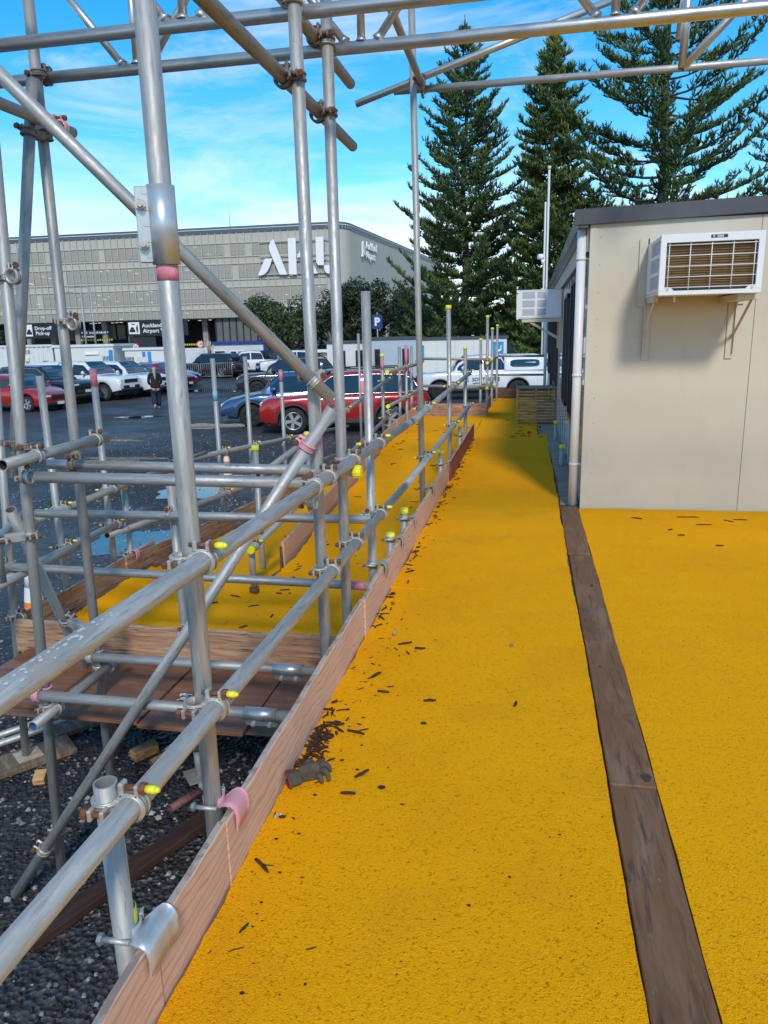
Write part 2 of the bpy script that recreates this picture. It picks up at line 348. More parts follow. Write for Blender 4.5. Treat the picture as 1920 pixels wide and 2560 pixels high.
puddle(-16.5, 37.5, 3.2, 1.0, 5, 'long shallow puddle in front of the white utes'); puddle(-13.8, 24.6, .9, .35, 6, 'small puddle behind the woman'); puddle(-9.2, 15.6, .8, .3, 8, 'narrow damp puddle on open gravel')
# loose stones near the scaffold
STONE = layered('pale_gravel_stone', (.22, .22, .22), [((.50, .50, .49), 3, (1, 1, 1), .45, .7, 'noise'), ((.05, .05, .055), 2.3, (1, 1, 1), .5, .6, 'noise')], rough=.7)
DSTONE = mat('dark_gravel_stone', (.010, .010, .0105), .65, var=.4, vscale=5)
def stones(name, n, m, rmin, rmax, seed, xr, yr, label):
    rr = random.Random(seed); mb = MB()
    for _ in range(n):
        x = rr.uniform(*xr); y = rr.uniform(*yr); r = rr.uniform(rmin, rmax) * rr.uniform(.6, 1.2)
        i0 = len(mb.v); a = rr.uniform(0, 6.28)
        for k in range(5):
            t = a + 2 * math.pi * k / 5; q = r * rr.uniform(.7, 1.25); mb.addv((x + q * math.cos(t), y + q * math.sin(t), G + r * rr.uniform(.0, .35)))
        tp = [mb.addv((x + r * .5 * math.cos(a + 1 + 2.1 * k) * rr.uniform(.6, 1.2), y + r * .5 * math.sin(a + 1 + 2.1 * k), G + r * rr.uniform(.7, 1.0))) for k in range(3)]
        for k in range(5):
            mb.face((i0 + k, i0 + (k + 1) % 5, tp[min(2, k * 3 // 5)]))
        mb.face((i0 + 1, i0 + 2, tp[0])) ; mb.face(tp); mb.face((i0 + 2, tp[1], tp[0])); mb.face((i0 + 4, tp[2], tp[1])); mb.face((i0, tp[0], tp[2]))
    tag(obj(name, mb, m), label, 'gravel', kind='stuff')
stones('pale_gravel', 3000, STONE, .007, .019, 11, (-4.6, -.9), (.2, 6.5), 'pale loose stones scattered on the dark gravel')
stones('dark_gravel', 9000, DSTONE, .007, .016, 12, (-4.2, -.9), (.2, 5.2), 'dark loose gravel under the scaffold')
stones('far_pale_gravel', 2500, STONE, .010, .022, 13, (-12, -3.2), (5, 20), 'pale stones on the open car park')

# ------------------------------------------------------------------ walkway decks
deck = empty('walkway_deck', (0, 0, 0), kind='structure')
def wavy(rr, n, amp):
    ph = [(rr.uniform(2, 6), rr.uniform(0, 6), 1), (rr.uniform(8, 14), rr.uniform(0, 6), .6), (rr.uniform(25, 40), rr.uniform(0, 6), .35), (rr.uniform(60, 90), rr.uniform(0, 6), .2)]
    return lambda y: amp * sum(a * math.sin(f * y + p) for f, p, a in ph)
def yellow_mat(x0, x1, y0, y1, zf, seed, parent, ampl=.006, ampr=.006, th=.014, name='yellow_mat', lift=0.):
    rr = random.Random(seed); wl = wavy(rr, 3, ampl); wr = wavy(rr, 3, ampr); n = max(8, int((y1 - y0) * 34)); bumpw = wavy(rr, 3, .0016); mb = MB(); nu = 8
    def P(i, j, top=True):
        y = y0 + (y1 - y0) * i / n; u = j / nu; x = (x0 + wl(y)) * (1 - u) + (x1 + wr(y)) * u
        z = zf(y) + (th + bumpw(y + u * 1.7) + .003 * math.sin(3.1 * u + 1.3 * y + seed) if top else -.001)
        if top and lift: z += lift * max(0, 1 - u * 8) ** 2
        return (x, y, z)
    g = [[mb.addv(P(i, j)) for j in range(nu + 1)] for i in range(n + 1)]
    for i in range(n):
        for j in range(nu): mb.face((g[i][j], g[i][j + 1], g[i + 1][j + 1], g[i + 1][j]), True)
    for jj in (0, nu):
        el = [mb.addv(P(i, jj, False)) for i in range(n + 1)]; et = [mb.addv(P(i, jj)) for i in range(n + 1)]
        for i in range(n): q_ = (el[i], et[i], et[i + 1], el[i + 1]); mb.face(q_ if jj == 0 else q_[::-1])
    for ii in (0, n):
        f = [mb.addv(P(ii, j, False)) for j in range(nu + 1)]; t_ = [mb.addv(P(ii, j)) for j in range(nu + 1)]
        for j in range(nu): q_ = (f[j], f[j + 1], t_[j + 1], t_[j]); mb.face(q_ if ii == 0 else q_[::-1])
    return obj(name, mb, YMAT, parent)
flat = lambda y: 0.
UND = mat('deck_plywood', (.16, .10, .065), .75, var=.2, vscale=3)
def slab(name, x0, x1, y0, y1, z0, z1, th, m, parent):
    mb = MB(); a = [(x0, y0, z0), (x1, y0, z0), (x1, y1, z1), (x0, y1, z1)]; b = [(x, y, z - th) for x, y, z in a]
    mb.poly(a); mb.poly(b[::-1])
    for i in range(4): j = (i + 1) % 4; mb.poly([a[i], b[i], b[j], a[j]])
    return obj(name, mb, m, parent)
slab('deck_panel', -.79, .47, -1.6, 17.2, -.004, -.004, .04, UND, deck); slab('deck_panel', .474, 3.4, -1.6, 6.30, -.004, -.004, .04, UND, deck)
yellow_mat(-.757, .283, -1.5, 4.038, flat, 1, deck, .005, .0018, lift=.006); yellow_mat(-.757, .281, 4.041, 10.86, flat, 2, deck, .006, .005, th=.0135)
yellow_mat(-.757, .16, 10.866, 17.0, flat, 3, deck, .008, .012, th=.012)
yellow_mat(.437, 2.9, -1.5, 6.205, flat, 4, deck, .0018, .01)
rr = random.Random(5)
pj = [-1.4, 1.0 - .9, 2.215, 3.385, 4.83, 5.52, 6.27]
for i, (a, b) in enumerate(zip(pj, pj[1:])):
    mb = MB(); wx = rr.uniform(-.003, .003); L_ = b - a - .010; dz = (.0, .002, .008, .002, .007, .003)[i]
    nseg = 8; c = wavy(rr, 3, .0015)
    mb.box((0, 0, 0), (.144, L_, .016), bev=.003)
    o = obj('plank', mb, PLANK, deck, loc=(.360 + wx, (a + b) / 2, .008 + dz)); o.rotation_euler = (rr.uniform(-.002, .002), 0, rr.uniform(-.004, .004))
KNOT = mat('wood_knot', (.06, .036, .022), .7)
for kx, ky, kr in ((.408, 2.27, .016), (.335, 3.1, .007), (.39, 4.2, .008), (.34, 1.3, .006)):
    mb = MB(); mb.prism([(kx + kr * math.cos(t) * (1 + .2 * math.sin(3 * t)), ky + kr * 1.5 * math.sin(t)) for t in [6.283 * k / 14 for k in range(14)]], lambda a, b, t: (a, b, t), .0205, .0248); obj('wood_knot', mb, KNOT, deck)
# plywood strips beside the cabin
for i, (a, b, x0, x1) in enumerate([(6.36, 7.55, .302, .452), (7.56, 9.3, .295, .452), (9.31, 10.9, .27, .452), (10.91, 12.1, .17, .45)]):
    mb = MB(); mb.box((0, 0, 0), (x1 - x0, b - a - .004, .012), bev=.002); obj('plank', mb, GREYPLY, deck, loc=((x0 + x1) / 2, (a + b) / 2, .006 + (.002 if i % 2 else 0)), rot=(0, 0, (-.01, .008, -.012, .01)[i]))
# ramps and landings on the left
ramp = empty('access_ramp', (0, 0, 0), kind='structure')
r1f = lambda y: -.40 if y < 5.5 else min(0, -.40 + (y - 5.5) * .40 / 5.4)
r2f = lambda y: -.40 - max(0, y - 5.3) * .073
LZ = -.40
slab('deck_panel', -3.03, -.875, 3.06, 5.5, LZ - .004, LZ - .004, .018, UND, ramp); slab('deck_panel', -1.93, -.875, 5.504, 10.9, LZ - .004, -.004, .018, UND, ramp)
slab('deck_panel', -1.93, -.795, 10.904, 13.4, -.004, -.004, .018, UND, ramp); slab('deck_panel', -3.03, -1.97, 5.504, 16.4, LZ - .004 - .015, r2f(16.4) - .004, .018, UND, ramp)
yellow_mat(-2.98, -1.95, 3.83, 5.32, lambda y: LZ, 21, ramp, .02, .002, lift=.05); yellow_mat(-1.944, -.88, 3.83, 5.45, lambda y: LZ, 22, ramp, .002, .008)
yellow_mat(-1.91, -.88, 5.455, 10.86, r1f, 23, ramp, .012, .012, lift=.02); yellow_mat(-1.91, -.765, 10.865, 13.33, flat, 24, ramp, .01, .002)
yellow_mat(-2.96, -1.975, 5.33, 16.3, r2f, 25, ramp, .015, .01, lift=.03)
# reddish plywood sheets sticking out below the landing board
for i, (x0, x1, y0, y1, dz) in enumerate([(-3.0, -2.42, 3.10, 3.76, 0), (-2.415, -1.86, 3.02, 3.76, .003), (-1.855, -1.3, 3.0, 3.76, -.002), (-1.295, -.88, 3.22, 3.76, .002)]):
    mb = MB(); mb.box((0, 0, 0), (x1 - x0 - .006, y1 - y0, .02), bev=.002); obj('plank', mb, WETPLY, ramp, loc=((x0 + x1) / 2, (y0 + y1) / 2, LZ + .012 + dz))
def splat(cx, cy, z, n, spread, r, seed, m, name, parent):
    q = random.Random(seed); mb = MB()
    for _ in range(n):
        x = cx + q.gauss(0, spread); y = cy + q.gauss(0, spread * .6); s = r * q.uniform(.4, 1.2); k = q.randint(5, 8); a = q.uniform(0, 6)
        mb.poly([(x + s * q.uniform(.6, 1.2) * math.cos(a + 6.283 * j / k), y + s * q.uniform(.5, 1.1) * math.sin(a + 6.283 * j / k), z) for j in range(k)])
    return obj(name, mb, m, parent)
splat(-1.72, 3.28, LZ + .0265, 9, .035, .022, 3, WPAINT, 'paint_splash', ramp)

# ------------------------------------------------------------------ toe boards
def board(p0, p1, h, th, m, label, group='toe boards', edge=True, z1=None):
    """upright board from p0 to p1 (bottom edge), height h, standing"""
    a = Vector(p0); b = Vector(p1); d = b - a; Lh = math.hypot(d.x, d.y); ang = math.atan2(d.y, d.x); slope = math.atan2(d.z, Lh); Ln = d.length
    e = empty('toe_board', a, (0, -slope, ang), label, 'board', group); e.rotation_mode = 'XYZ'
    rr = random.Random(int(abs(a.x * 977 + a.y * 131 + b.y * 7) * 10)); mb = MB(); n = max(6, int(Ln * 14)); wv = wavy(rr, 3, .0016); rows = []
    for i in range(n + 1):
        x = Ln * i / n; c = wv(x * 2); t2 = wv(x + 5)
        rows.append([mb.addv(p) for p in ((x, -th / 2 + c, 0), (x, th / 2 + c, 0), (x, th / 2 + c, h + t2 - .003), (x, th / 2 - .003 + c, h + t2), (x, -th / 2 + .003 + c, h + t2), (x, -th / 2 + c, h + t2 - .003))])
    for A, B in zip(rows, rows[1:]):
        for k in range(6):
            if edge and k == 3: continue
            l = (k + 1) % 6; mb.face((A[k], A[l], B[l], B[k]))
    mb.face(rows[0]); mb.face(rows[-1][::-1]); obj('board_face', mb, m, e)
    if edge:
        mb2 = MB()
        for A, B in zip(rows, rows[1:]): mb2.poly([mb.v[A[3]], mb.v[A[4]], mb.v[B[4]], mb.v[B[3]]])
        obj('board_edge', mb2, PLYEDGE, e)
    return e
XB = -.771; BH = .205
board((XB, -1.3, 0), (XB, 1.22, 0), BH, .022, BOARD, 'pink plywood toe board nearest the camera, under the blue grey clip')
board((XB - .003, 1.225, .002), (XB, 1.60, 0), BH, .022, BOARD, 'short pink toe board between the steel clip and the pink clip')
board((XB, 1.605, 0), (XB - .002, 3.32, 0), BH, .022, BOARD, 'long pink grained toe board beside the leaf litter and glove')
board((XB + .004, 3.325, .0), (XB, 3.90, .004), BH, .022, BOARD, 'short toe board with grey clip over its top edge')
board((XB - .002, 3.905, 0), (XB, 7.45, 0), BH, .022, BOARD, 'long pink toe board between the two short capped posts')
board((XB + .022, 7.3, 0), (XB + .03, 10.5, 0), .215, .018, BOARD_RED, 'dark red toe board at the far end of the rail')
board((-.74, 13.45, 0), (-.76, 16.95, 0), .22, .018, BOARD_RED, 'dark red toe board beyond the far landing')
board((-1.88, 13.38, 0), (-.80, 13.38, 0), .235, .02, BOARD_OLD, 'brown board closing the far landing')
board((-.80, 13.345, -.005), (-.70, 13.345, -.005), .245, .02, BOARD_OLD, 'short post like board end at the far landing')
board((-.72, 17.02, 0), (.45, 17.02, 0), .24, .02, BOARD_DARK, 'dark brown board at the far end of the walkway')
board((-3.07, 3.77, LZ + .0), (-1.10, 3.77, LZ), .205, .03, BOARD_OLD, 'weathered board closing the front of the lower landing')
board((-1.095, 3.775, LZ), (-.86, 3.775, LZ), .20, .03, BOARD_OLD, 'short weathered board at the right end of the landing front')
board((-3.05, 3.79, LZ), (-3.05, 5.5, LZ), .225, .02, BOARD_OLD, 'weathered side board of the lower landing by the cone')
board((-3.03, 5.0, LZ + .0), (-3.03, 7.5, r2f(7.5)), .225, .02, BOARD_OLD, 'brown side board overlapping beside the blue puddle')
board((-3.05, 7.4, r2f(7.4)), (-3.05, 16.0, r2f(16.)), .225, .02, BOARD_OLD, 'far brown side board of the descending ramp')
board((-1.955, 5.62, r1f(5.62) - .02), (-1.945, 8.2, r1f(8.2)), .23, .02, BOARD, 'near pinkish dividing board between the two ramps')
board((-1.945, 8.21, r1f(8.21)), (-1.94, 11.0, r1f(11.)), .22, .02, BOARD, 'far pinkish dividing board between the two ramps')
board((-1.93, 11.02, 0), (-1.93, 13.35, 0), .22, .02, BOARD, 'pinkish board on the outer side of the far landing')
board((-1.972, 5.58, r2f(5.6) - .02), (-1.972, 6.0, r2f(6.) - .02), .22, .02, BOARD_DARK, 'short dark board end at the head of the dividing board', edge=False)

# ------------------------------------------------------------------ scaffold tubes and couplers
TR = .02415
def tube(p0, p1, label, m=None, name='scaffold_tube', cat='scaffold tube', group='galvanised scaffold tubes', caps=(None, None), r=TR, n=24, bore=None):
    a = Vector(p0); b = Vector(p1); d = b - a; Ln = d.length
    q = d.to_track_quat('Z', 'Y'); e = empty(name, a, q.to_euler(), label, cat, group)
    M = Matrix.Translation(a) @ q.to_matrix().to_4x4(); e['len'] = Ln
    mb = MB(); ri = r * .83; rows = []
    for rad, z in ((ri, .14), (ri, 0), (r, 0), (r, Ln), (ri, Ln), (ri, Ln - .14)):
        rows.append([mb.addv((rad * math.cos(2 * math.pi * k / n), rad * math.sin(2 * math.pi * k / n), z)) for k in range(n)])
    for i, (A, B) in enumerate(zip(rows, rows[1:])):
        for k in range(n):
            l = (k + 1) % n; mb.face((A[k], A[l], B[l], B[k]), i == 2)
    mb.face(rows[0]); mb.face(rows[-1][::-1])
    obj('pipe', mb, m or GALV, e)
    if bore:
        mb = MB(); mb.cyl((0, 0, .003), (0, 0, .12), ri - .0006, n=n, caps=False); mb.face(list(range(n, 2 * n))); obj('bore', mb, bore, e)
    for c, z0, z1 in ((caps[0], -.006, .034), (caps[1], Ln - .034, Ln + .006)):
        if c:
            mb = MB(); rc = r + .0035
            mb.cyl((0, 0, z0), (0, 0, z1), rc, n=20)
            for k in range(12): t = 6.283 * k / 12; mb.box((rc * math.cos(t), rc * math.sin(t), (z0 + z1) / 2), (.003, .003, (z1 - z0) * .8))
            obj('end_cap', mb, YCAP, e)
    e_M[e.name] = M; return e
e_M = {}
def coupler(T, c, ax_a, c2, ax_b, cap=True, m=None, nut=None, up=(0, 0, 1), cap2=False, scale=1.):
    """clamp joining the tube through c (axis a) and the tube through c2 (axis b); part of thing T"""
    Mi = e_M[T.name].inverted(); c = Vector(c); c2 = Vector(c2); A = Vector(ax_a).normalized(); B = Vector(ax_b).normalized()
    j = (c2 - c); j = j - A * j.dot(A) * 0; jn = j.normalized() if j.length > 1e-4 else A.orthogonal().normalized()
    mb = MB(); wd = .030
    for cc, ax in ((c, A), (c2, B)):
        mb.ring(cc, ax, TR + .0004, TR + .0065, wd, n=20)
        mb.ring(cc + ax * .010, ax, TR + .006, TR + .0095, .006, n=20); mb.ring(cc - ax * .010, ax, TR + .006, TR + .0095, .006, n=20)
    mid = (c + c2) / 2; X = A.cross(jn).normalized(); Mr = Matrix((X, A, jn)).transposed()
    mb.box(mid, (.040, .040, max(.014, (c2 - c).length - 2 * TR + .004)), Mr, bev=.004)
    # lug for band b: on the "up" side of tube b; bolt runs along jn
    U = Vector(up); ub = (U - B * U.dot(B)); ub = (ub - jn * ub.dot(jn)); ub = ub.normalized() if ub.length > .05 else B.cross(jn).normalized()
    lb = c2 + ub * (TR + .013)
    Mb = Matrix((B, ub, jn)).transposed()
    mb.box(lb + jn * .016, (.026, .030, .010), Mb, bev=.003); mb.box(lb - jn * .018, (.026, .034, .012), Mb, bev=.004)
    ua = jn.cross(A).normalized(); ua = ua if ua.dot(Vector((-.6, -.8, .1))) > 0 else -ua
    la = c + ua * (TR + .013); Ma = Matrix((A, ua, jn)).transposed()
    mb.box(la + jn * .014, (.026, .030, .010), Ma, bev=.003); mb.box(la - jn * .014, (.026, .030, .010), Ma, bev=.003)
    o = obj('coupler', mb, m or CAST, T, M=Mi)
    lb2 = lb + ub * .004; la2 = la + ua * .004
    bb = MB(); bb.cyl(lb2 - jn * .035, lb2 + jn * .036, .0065, n=8); bb.cyl(lb2 + jn * .021, lb2 + jn * .034, .0125, n=6, smooth=False); obj('bolt', bb, nut or RUST, o, M=Mi)
    bb = MB(); bb.cyl(la2 + jn * .03, la2 - jn * .036, .0065, n=8); bb.cyl(la2 - jn * .020, la2 - jn * .032, .0125, n=6, smooth=False); obj('bolt', bb, nut or RUST, o, M=Mi)
    for yes, base, dr in ((cap, lb2 + jn * .034, jn), (cap2, la2 - jn * .034, -jn)):
        if yes:
            yb = MB(); yb.cyl(base, base + dr * .022, .0085, n=10); yb.cyl(base + dr * .022, base + dr * .030, .0085, .004, n=10); obj('bolt_cap', yb, YCAP, o, M=Mi)
    return o
SLV = layered('bright_sleeve', (.50, .54, .57), [((.62, .62, .60), 10, (3, 3, .6), .45, .7, 'noise'), ((.22, .22, .21), 30, (1, 1, .5), .62, .75, 'noise')], rough=.38, metal=.55)
def sleeve(T, c, ax, flange, ln=.16, m=None, th=.0055):
    Mi = e_M[T.name].inverted(); c = Vector(c); A = Vector(ax).normalized(); F = Vector(flange); F = (F - A * F.dot(A)).normalized(); S = A.cross(F)
    mb = MB(); mb.ring(c, A, TR + .0005, TR + th, ln, n=24)
    Mr = Matrix((S, F, A)).transposed()
    for sd in (-1, 1): mb.box(c + F * (TR + .017) + S * sd * .007, (.006, .030, ln * .96), Mr, bev=.002)
    for k in range(-2, 3): mb.box(c + F * (TR + .010) + A * k * ln * .2 , (.022, .018, .012), Mr, bev=.003)
    o = obj('sleeve', mb, m or ALU, T, M=Mi)
    for k in (-.25, .25):
        bb = MB(); q = c + F * (TR + .021) + A * k * ln; bb.cyl(q - S * .022, q + S * .030, .0065, n=8); bb.cyl(q + S * .010, q + S * .022, .012, n=6, smooth=False); bb.cyl(q - S * .010, q - S * .017, .012, n=6, smooth=False)
        obj('bolt', bb, CAST, o, M=Mi)
    return o
def band(T, c, ax, m, wd=.03, nm='paint_band'):
    Mi = e_M[T.name].inverted(); mb = MB(); mb.ring(c, ax, TR - .001, TR + .0006, wd, n=24); return obj(nm, mb, m, T, M=Mi)
def clip(T, c, m, drop=.055, wd=.075, reach=.062, out=Vector((1, 0, 0))):
    """board clip: half coupler round a post at c with a curved tongue over the board"""
    Mi = e_M[T.name].inverted(); c = Vector(c); mb = MB(); Z = Vector((0, 0, 1)); S = Z.cross(out)
    mb.ring(c, Z, TR + .0004, TR + .006, .034, n=20)
    prof = [(.018, -.004), (.030, .004), (.040, .012), (.052, .018), (.064, .018), (.075, .011), (.082, .0), (.085, -.014), (.085, -.030), (.084, -drop)]
    for t_, fl in ((0., False), (.0045, True)):
        rows = []
        for i, (a_, z_) in enumerate(prof):
            hw_ = wd * (.30 + .20 * min(1, i / 3)); rows.append([mb.addv(c + out * (a_ - t_ * (1 if i > 5 else 0)) + S * hw_ * k + Z * (z_ - t_ * (0 if i > 6 else 1))) for k in (-1, -.5, 0, .5, 1)])
        for A_, B_ in zip(rows, rows[1:]):
            for k in range(4): q_ = (A_[k], A_[k + 1], B_[k + 1], B_[k]); mb.face(q_[::-1] if fl else q_, True)
        if not fl: top_rows = rows
    for side_ in (0, 4):
        for i in range(len(prof) - 1): mb.face((top_rows[i][side_], top_rows[i + 1][side_], rows[i + 1][side_], rows[i][side_]))
    for k in range(4): mb.face((top_rows[-1][k], top_rows[-1][k + 1], rows[-1][k + 1], rows[-1][k]))
    o = obj('board_clip', mb, m, T, M=Mi); bb = MB(); k = c - out * .02 - S * (TR + .014)
    bb.cyl(k - out * .03, k + out * .045, .0065, n=8); bb.cyl(k + out * -.018, k - out * .028, .012, n=6, smooth=False); obj('bolt', bb, CAST, o, M=Mi); bb = MB(); bb.cyl(c + S * .03 + out * .012, c + S * .03 + out * .012 + Z * .02, .009, n=10); obj('rivet', bb, CAST, o, M=Mi)
    return o
X0 = -.832; XR = -.777; Zv = (0, 0, 1); Yv = (0, 1, 0); Xv = (1, 0, 0)
P1 = tube((X0 - .004, 1.235, G), (X0, 1.21, .575), 'short post nearest the camera with yellow paint smear, under the lower rail', GALV_DULL)
P2 = tube((X0 - .026, 1.73, G), (X0 + .052, 1.585, 3.0), 'thick near post with the large sleeve joint and pink band')
P3 = tube((X0 + .005, 2.87, G), (X0, 2.815, 3.5), 'left one of the two tall posts standing close together')
P4 = tube((X0, 3.25, G), (X0, 3.285, 3.5), 'right one of the two tall posts standing close together')
P5 = tube((X0, 3.87, G), (X0, 3.89, 1.675), 'open topped post ending below the trees, right of the tall pair')
P6 = tube((X0, 6.02, G), (X0, 5.62, 3.9), 'tall slim dark post with red mark in front of the pines', GALV_DULL)
P7 = tube((X0, 8.2, G), (X0, 8.02, 1.74), 'tall yellow capped post in front of the white ute bonnet', caps=(0, 1))
P8 = tube((X0, 10.3, G), (X0, 10.15, 1.28), 'pinkish yellow capped post at the end of the rail', GALV_DULL, caps=(0, 1))
PINKB = mat('pink_spray_paint', (.62, .20, .26), .7, var=.25, vscale=40)
BLUEB = mat('blue_spray_paint', (.22, .40, .52), .7, var=.2, vscale=40)
REDB = mat('red_spray_paint', (.55, .08, .08), .7, var=.2, vscale=40)
YELB = mat('yellow_spray_paint', (.62, .56, .04), .6, var=.3, vscale=40)
band(P1, (X0 - .002, 1.226, .23), Zv, YELB, .06); band(P2, (X0 + .026, 1.633, 1.598), (.0186, -.0345, 1), PINKB, .03); band(P8, (X0, 10.19, 1.02), Zv, PINKB, .2)
SHORTS = [(4.43, .235, 'first short capped post, nearest of those behind the toe board'), (4.97, .27, 'second short capped post behind the toe board'), (7.22, .34, 'short capped post before the red toe board'), (9.36, .31, 'farthest short post by the red toe board')]
SP = [tube((X0, y, G), (X0, y, z), lb, GALV_DULL, caps=(0, 1 if i < 3 else 0)) for i, (y, z, lb) in enumerate(SHORTS)]
U1 = tube((XR, -.6, .950), (XR, 5.05, .872), 'upper handrail, near length with white paint flakes')
U2 = tube((XR, 5.055, .872), (XR, 10.42, .93), 'upper handrail, far length behind the label ring')
L1r = tube((XR, -.5, .545), (XR, 4.72, .487), 'lower handrail, near length crossing the bottom left')
L2r = tube((XR, 4.725, .487), (XR, 10.6, .485), 'lower handrail, far length with scratched joint')
zu = lambda y: .950 - (y + .6) * .078 / 5.65 if y < 5.05 else .872 + (y - 5.055) * .058 / 5.365
zl = lambda y: .545 - (y + .5) * .058 / 5.22 if y < 4.72 else .487
for T, y, cu, cl in ((P2, 1.635, 1, 1), (P3, 2.83, 0, 0), (P4, 3.27, 0, 0), (P5, 3.88, 1, 1), (P6, 5.88, 1, 1), (P7, 8.06, 1, 1), (P8, 10.2, 1, 1)):
    coupler(T, (X0, y, zu(y) + .0), Zv, (XR, y, zu(y)), Yv, cap=cu, cap2=(T in (P5, P6, P7)))
    coupler(T, (X0, y, zl(y)), Zv, (XR, y, zl(y)), Yv, cap=cl, cap2=(T in (P5, P6, P7)))
coupler(P1, (X0, 1.213, zl(1.22)), Zv, (XR, 1.213, zl(1.22)), Yv, cap=1)
coupler(U1, (XR, 2.62, zu(2.62)), Yv, (XR - .01, 2.62, zu(2.62) - .056), Xv, cap=0)
clip(P1, (X0, 1.228, .205), SLV, wd=.125); clip(P2, (X0, 1.69, .206), PINKC, wd=.085); clip(P5, (X0, 3.87, .212), GALV_DULL); clip(P6, (X0, 6.0, .212), GALV_DULL)
for T, (y, z, lb) in zip(SP, SHORTS): clip(T, (X0, y, .205), GALV_DULL, wd=.06)
sleeve(P2, (X0 + .028, 1.629, 1.70), (.0186, -.0345, 1), (-1, -.45, 0), .165, SLV, .0065)
for y, T in ((5.05, U1), (4.72, L1r)): band(T, (XR, y - .02, (zu if T is U1 else zl)(y)), Yv, ALU, .04, 'joint_ring')
for y in (4.85, 4.9, 4.78): band(U1, (XR, y, zu(y)), Yv, WPAINT, .018)
# white flakes of paint on the near upper rail
q = random.Random(3); mb = MB()
for _ in range(46):
    y = q.uniform(.86, 1.22); a = q.gauss(1.3, .3); r_ = TR + .0008; s = q.uniform(.0012, .0042); zc = zu(y)
    pts = []
    for k in range(6):
        t = 6.283 * k / 6; aa = a + s * q.uniform(.6, 1.1) * math.sin(t) / r_; pts.append((XR + r_ * math.cos(aa), y + s * 1.8 * q.uniform(.6, 1.2) * math.cos(t), zc + r_ * math.sin(aa)))
    mb.poly(pts)
obj('paint_flakes', mb, WPAINT, U1, M=e_M[U1.name].inverted())['kind'] = 'stuff'
def stamp(T, tx, z0, ang, size, flip=False):
    me = text_mesh(tx, size, SBT0, .0, 1.1); L_ = max(v.co.x for v in me.vertices)
    for v in me.vertices:
        x, y = v.co.x, v.co.y
        if flip: x, y = L_ - x, -y
        a = ang + (y / TR); v.co = (TR * 1.02 * math.cos(a), TR * 1.02 * math.sin(a), z0 + x)
    link('lettering', me, T)
SBT0 = mat('stamp_ink', (.05, .05, .05), .7)
# frame of four tall posts
XL = -2.16
LA = tube((-2.26, 2.84, G), (-2.06, 2.84, 2.9), 'tall leftmost post of the near frame, greenish with rusty clamps', GALV_DULL)
LB = tube((-2.215, 3.27, G), (-2.14, 3.27, 3.5), 'tall post of the left pair that carries an open swivel clamp', GALV_DULL)
H1 = tube((-2.30, 3.215, .875), (-.735, 3.215, .855), 'rear cross tube of the frame with yellow end cap', caps=(0, 1))
H2 = tube((-2.06, 2.785, .895), (-.79, 2.785, .885), 'front cross tube of the frame')
H5 = tube((-2.33, 3.215, -.14), (-.90, 3.215, -.14), 'low rear cross tube with bolted sleeve, above the red plywood', GALV_DULL)
H6 = tube((-2.42, 2.785, -.135), (-.90, 2.785, -.15), 'low front cross tube with shiny sleeve', GALV_DULL)
S1 = tube((-2.085, 2.62, .975), (-2.085, 3.40, .985), 'short tube linking the left pair of posts, open end towards camera', GALV_DULL, bore=DARKIN)
S2 = tube((-2.155, 2.66, -.225), (-2.155, 3.38, -.225), 'short low linking tube with blue open end', GALV_DULL, bore=BLUEIN)
coupler(LA, (-2.135, 2.84, .975), Zv, (-2.085, 2.84, .977), Yv, cap=0); coupler(LB, (-2.155, 3.27, .98), Zv, (-2.085, 3.30, .983), Yv, cap=0)
coupler(LA, (-2.145, 2.84, .88), Zv, (-2.10, 2.785, .895), Xv, cap=0); coupler(LB, (-2.16, 3.27, .875), Zv, (-2.17, 3.215, .874), Xv, cap=0, m=CAST_DARK)
coupler(LA, (-2.205, 2.84, -.135), Zv, (-2.205, 2.785, -.135), Xv, cap=0, m=PINKC); coupler(LB, (-2.20, 3.27, -.14), Zv, (-2.20, 3.215, -.14), Xv, cap=0)
coupler(LA, (-2.208, 2.84, -.225), Zv, (-2.155, 2.84, -.225), Yv, cap=0); coupler(LB, (-2.2, 3.27, -.225), Zv, (-2.155, 3.30, -.225), Yv, cap=0)
coupler(P3, (X0, 2.84, .885), Zv, (X0, 2.785, .885), Xv, cap=0); coupler(P4, (X0, 3.27, .857), Zv, (X0, 3.215, .857), Xv, cap=0)
coupler(LB, (-2.15, 3.27, 1.55), Zv, (-2.095, 3.24, 1.54), (.2, 1, .1), cap=0); coupler(LA, (-2.115, 2.84, 1.72), Zv, (-2.06, 2.81, 1.72), (.1, 1, 0), cap=0)
sleeve(H5, (-1.13, 3.215, -.14), Xv, (0, .1, -1), .15); sleeve(H6, (-1.115, 2.785, -.148), Xv, (0, .1, -1), .15)
T1 = tube((-.885, .6, 2.33), (-.885, 3.93, 2.375), 'overhead rusty tube running away, end pointing at the sky', layered('rust_stained_steel', (.27, .25, .22), [((.36, .30, .22), 8, (4, 4, .6), .45, .7, 'noise'), ((.14, .11, .09), 26, (3, 3, .6), .55, .7, 'noise')], rough=.55, metal=.4))
T2 = tube((-.885, 2.72, 2.625), (-.885, 3.92, 2.655), 'overhead short tube with open end beside the truss', MATS['rust_stained_steel'], bore=DARKIN)
for T, y in ((P3, 2.825), (P4, 3.28)):
    for z_ in (2.355, 2.638): coupler(T, (X0, y, z_), Zv, (-.885, y, z_), Yv, cap=0, m=CAST_DARK)
coupler(T1, (-.885, 1.98, 2.35), Yv, (-.94, 1.98, 2.41), (1, .2, .1), cap=0, m=CAST_DARK)
T3 = tube((-2.10, 1.2, 2.36), (-2.10, 3.42, 2.40), 'overhead dark tube at upper left with pink end clamp', GALV_DULL)
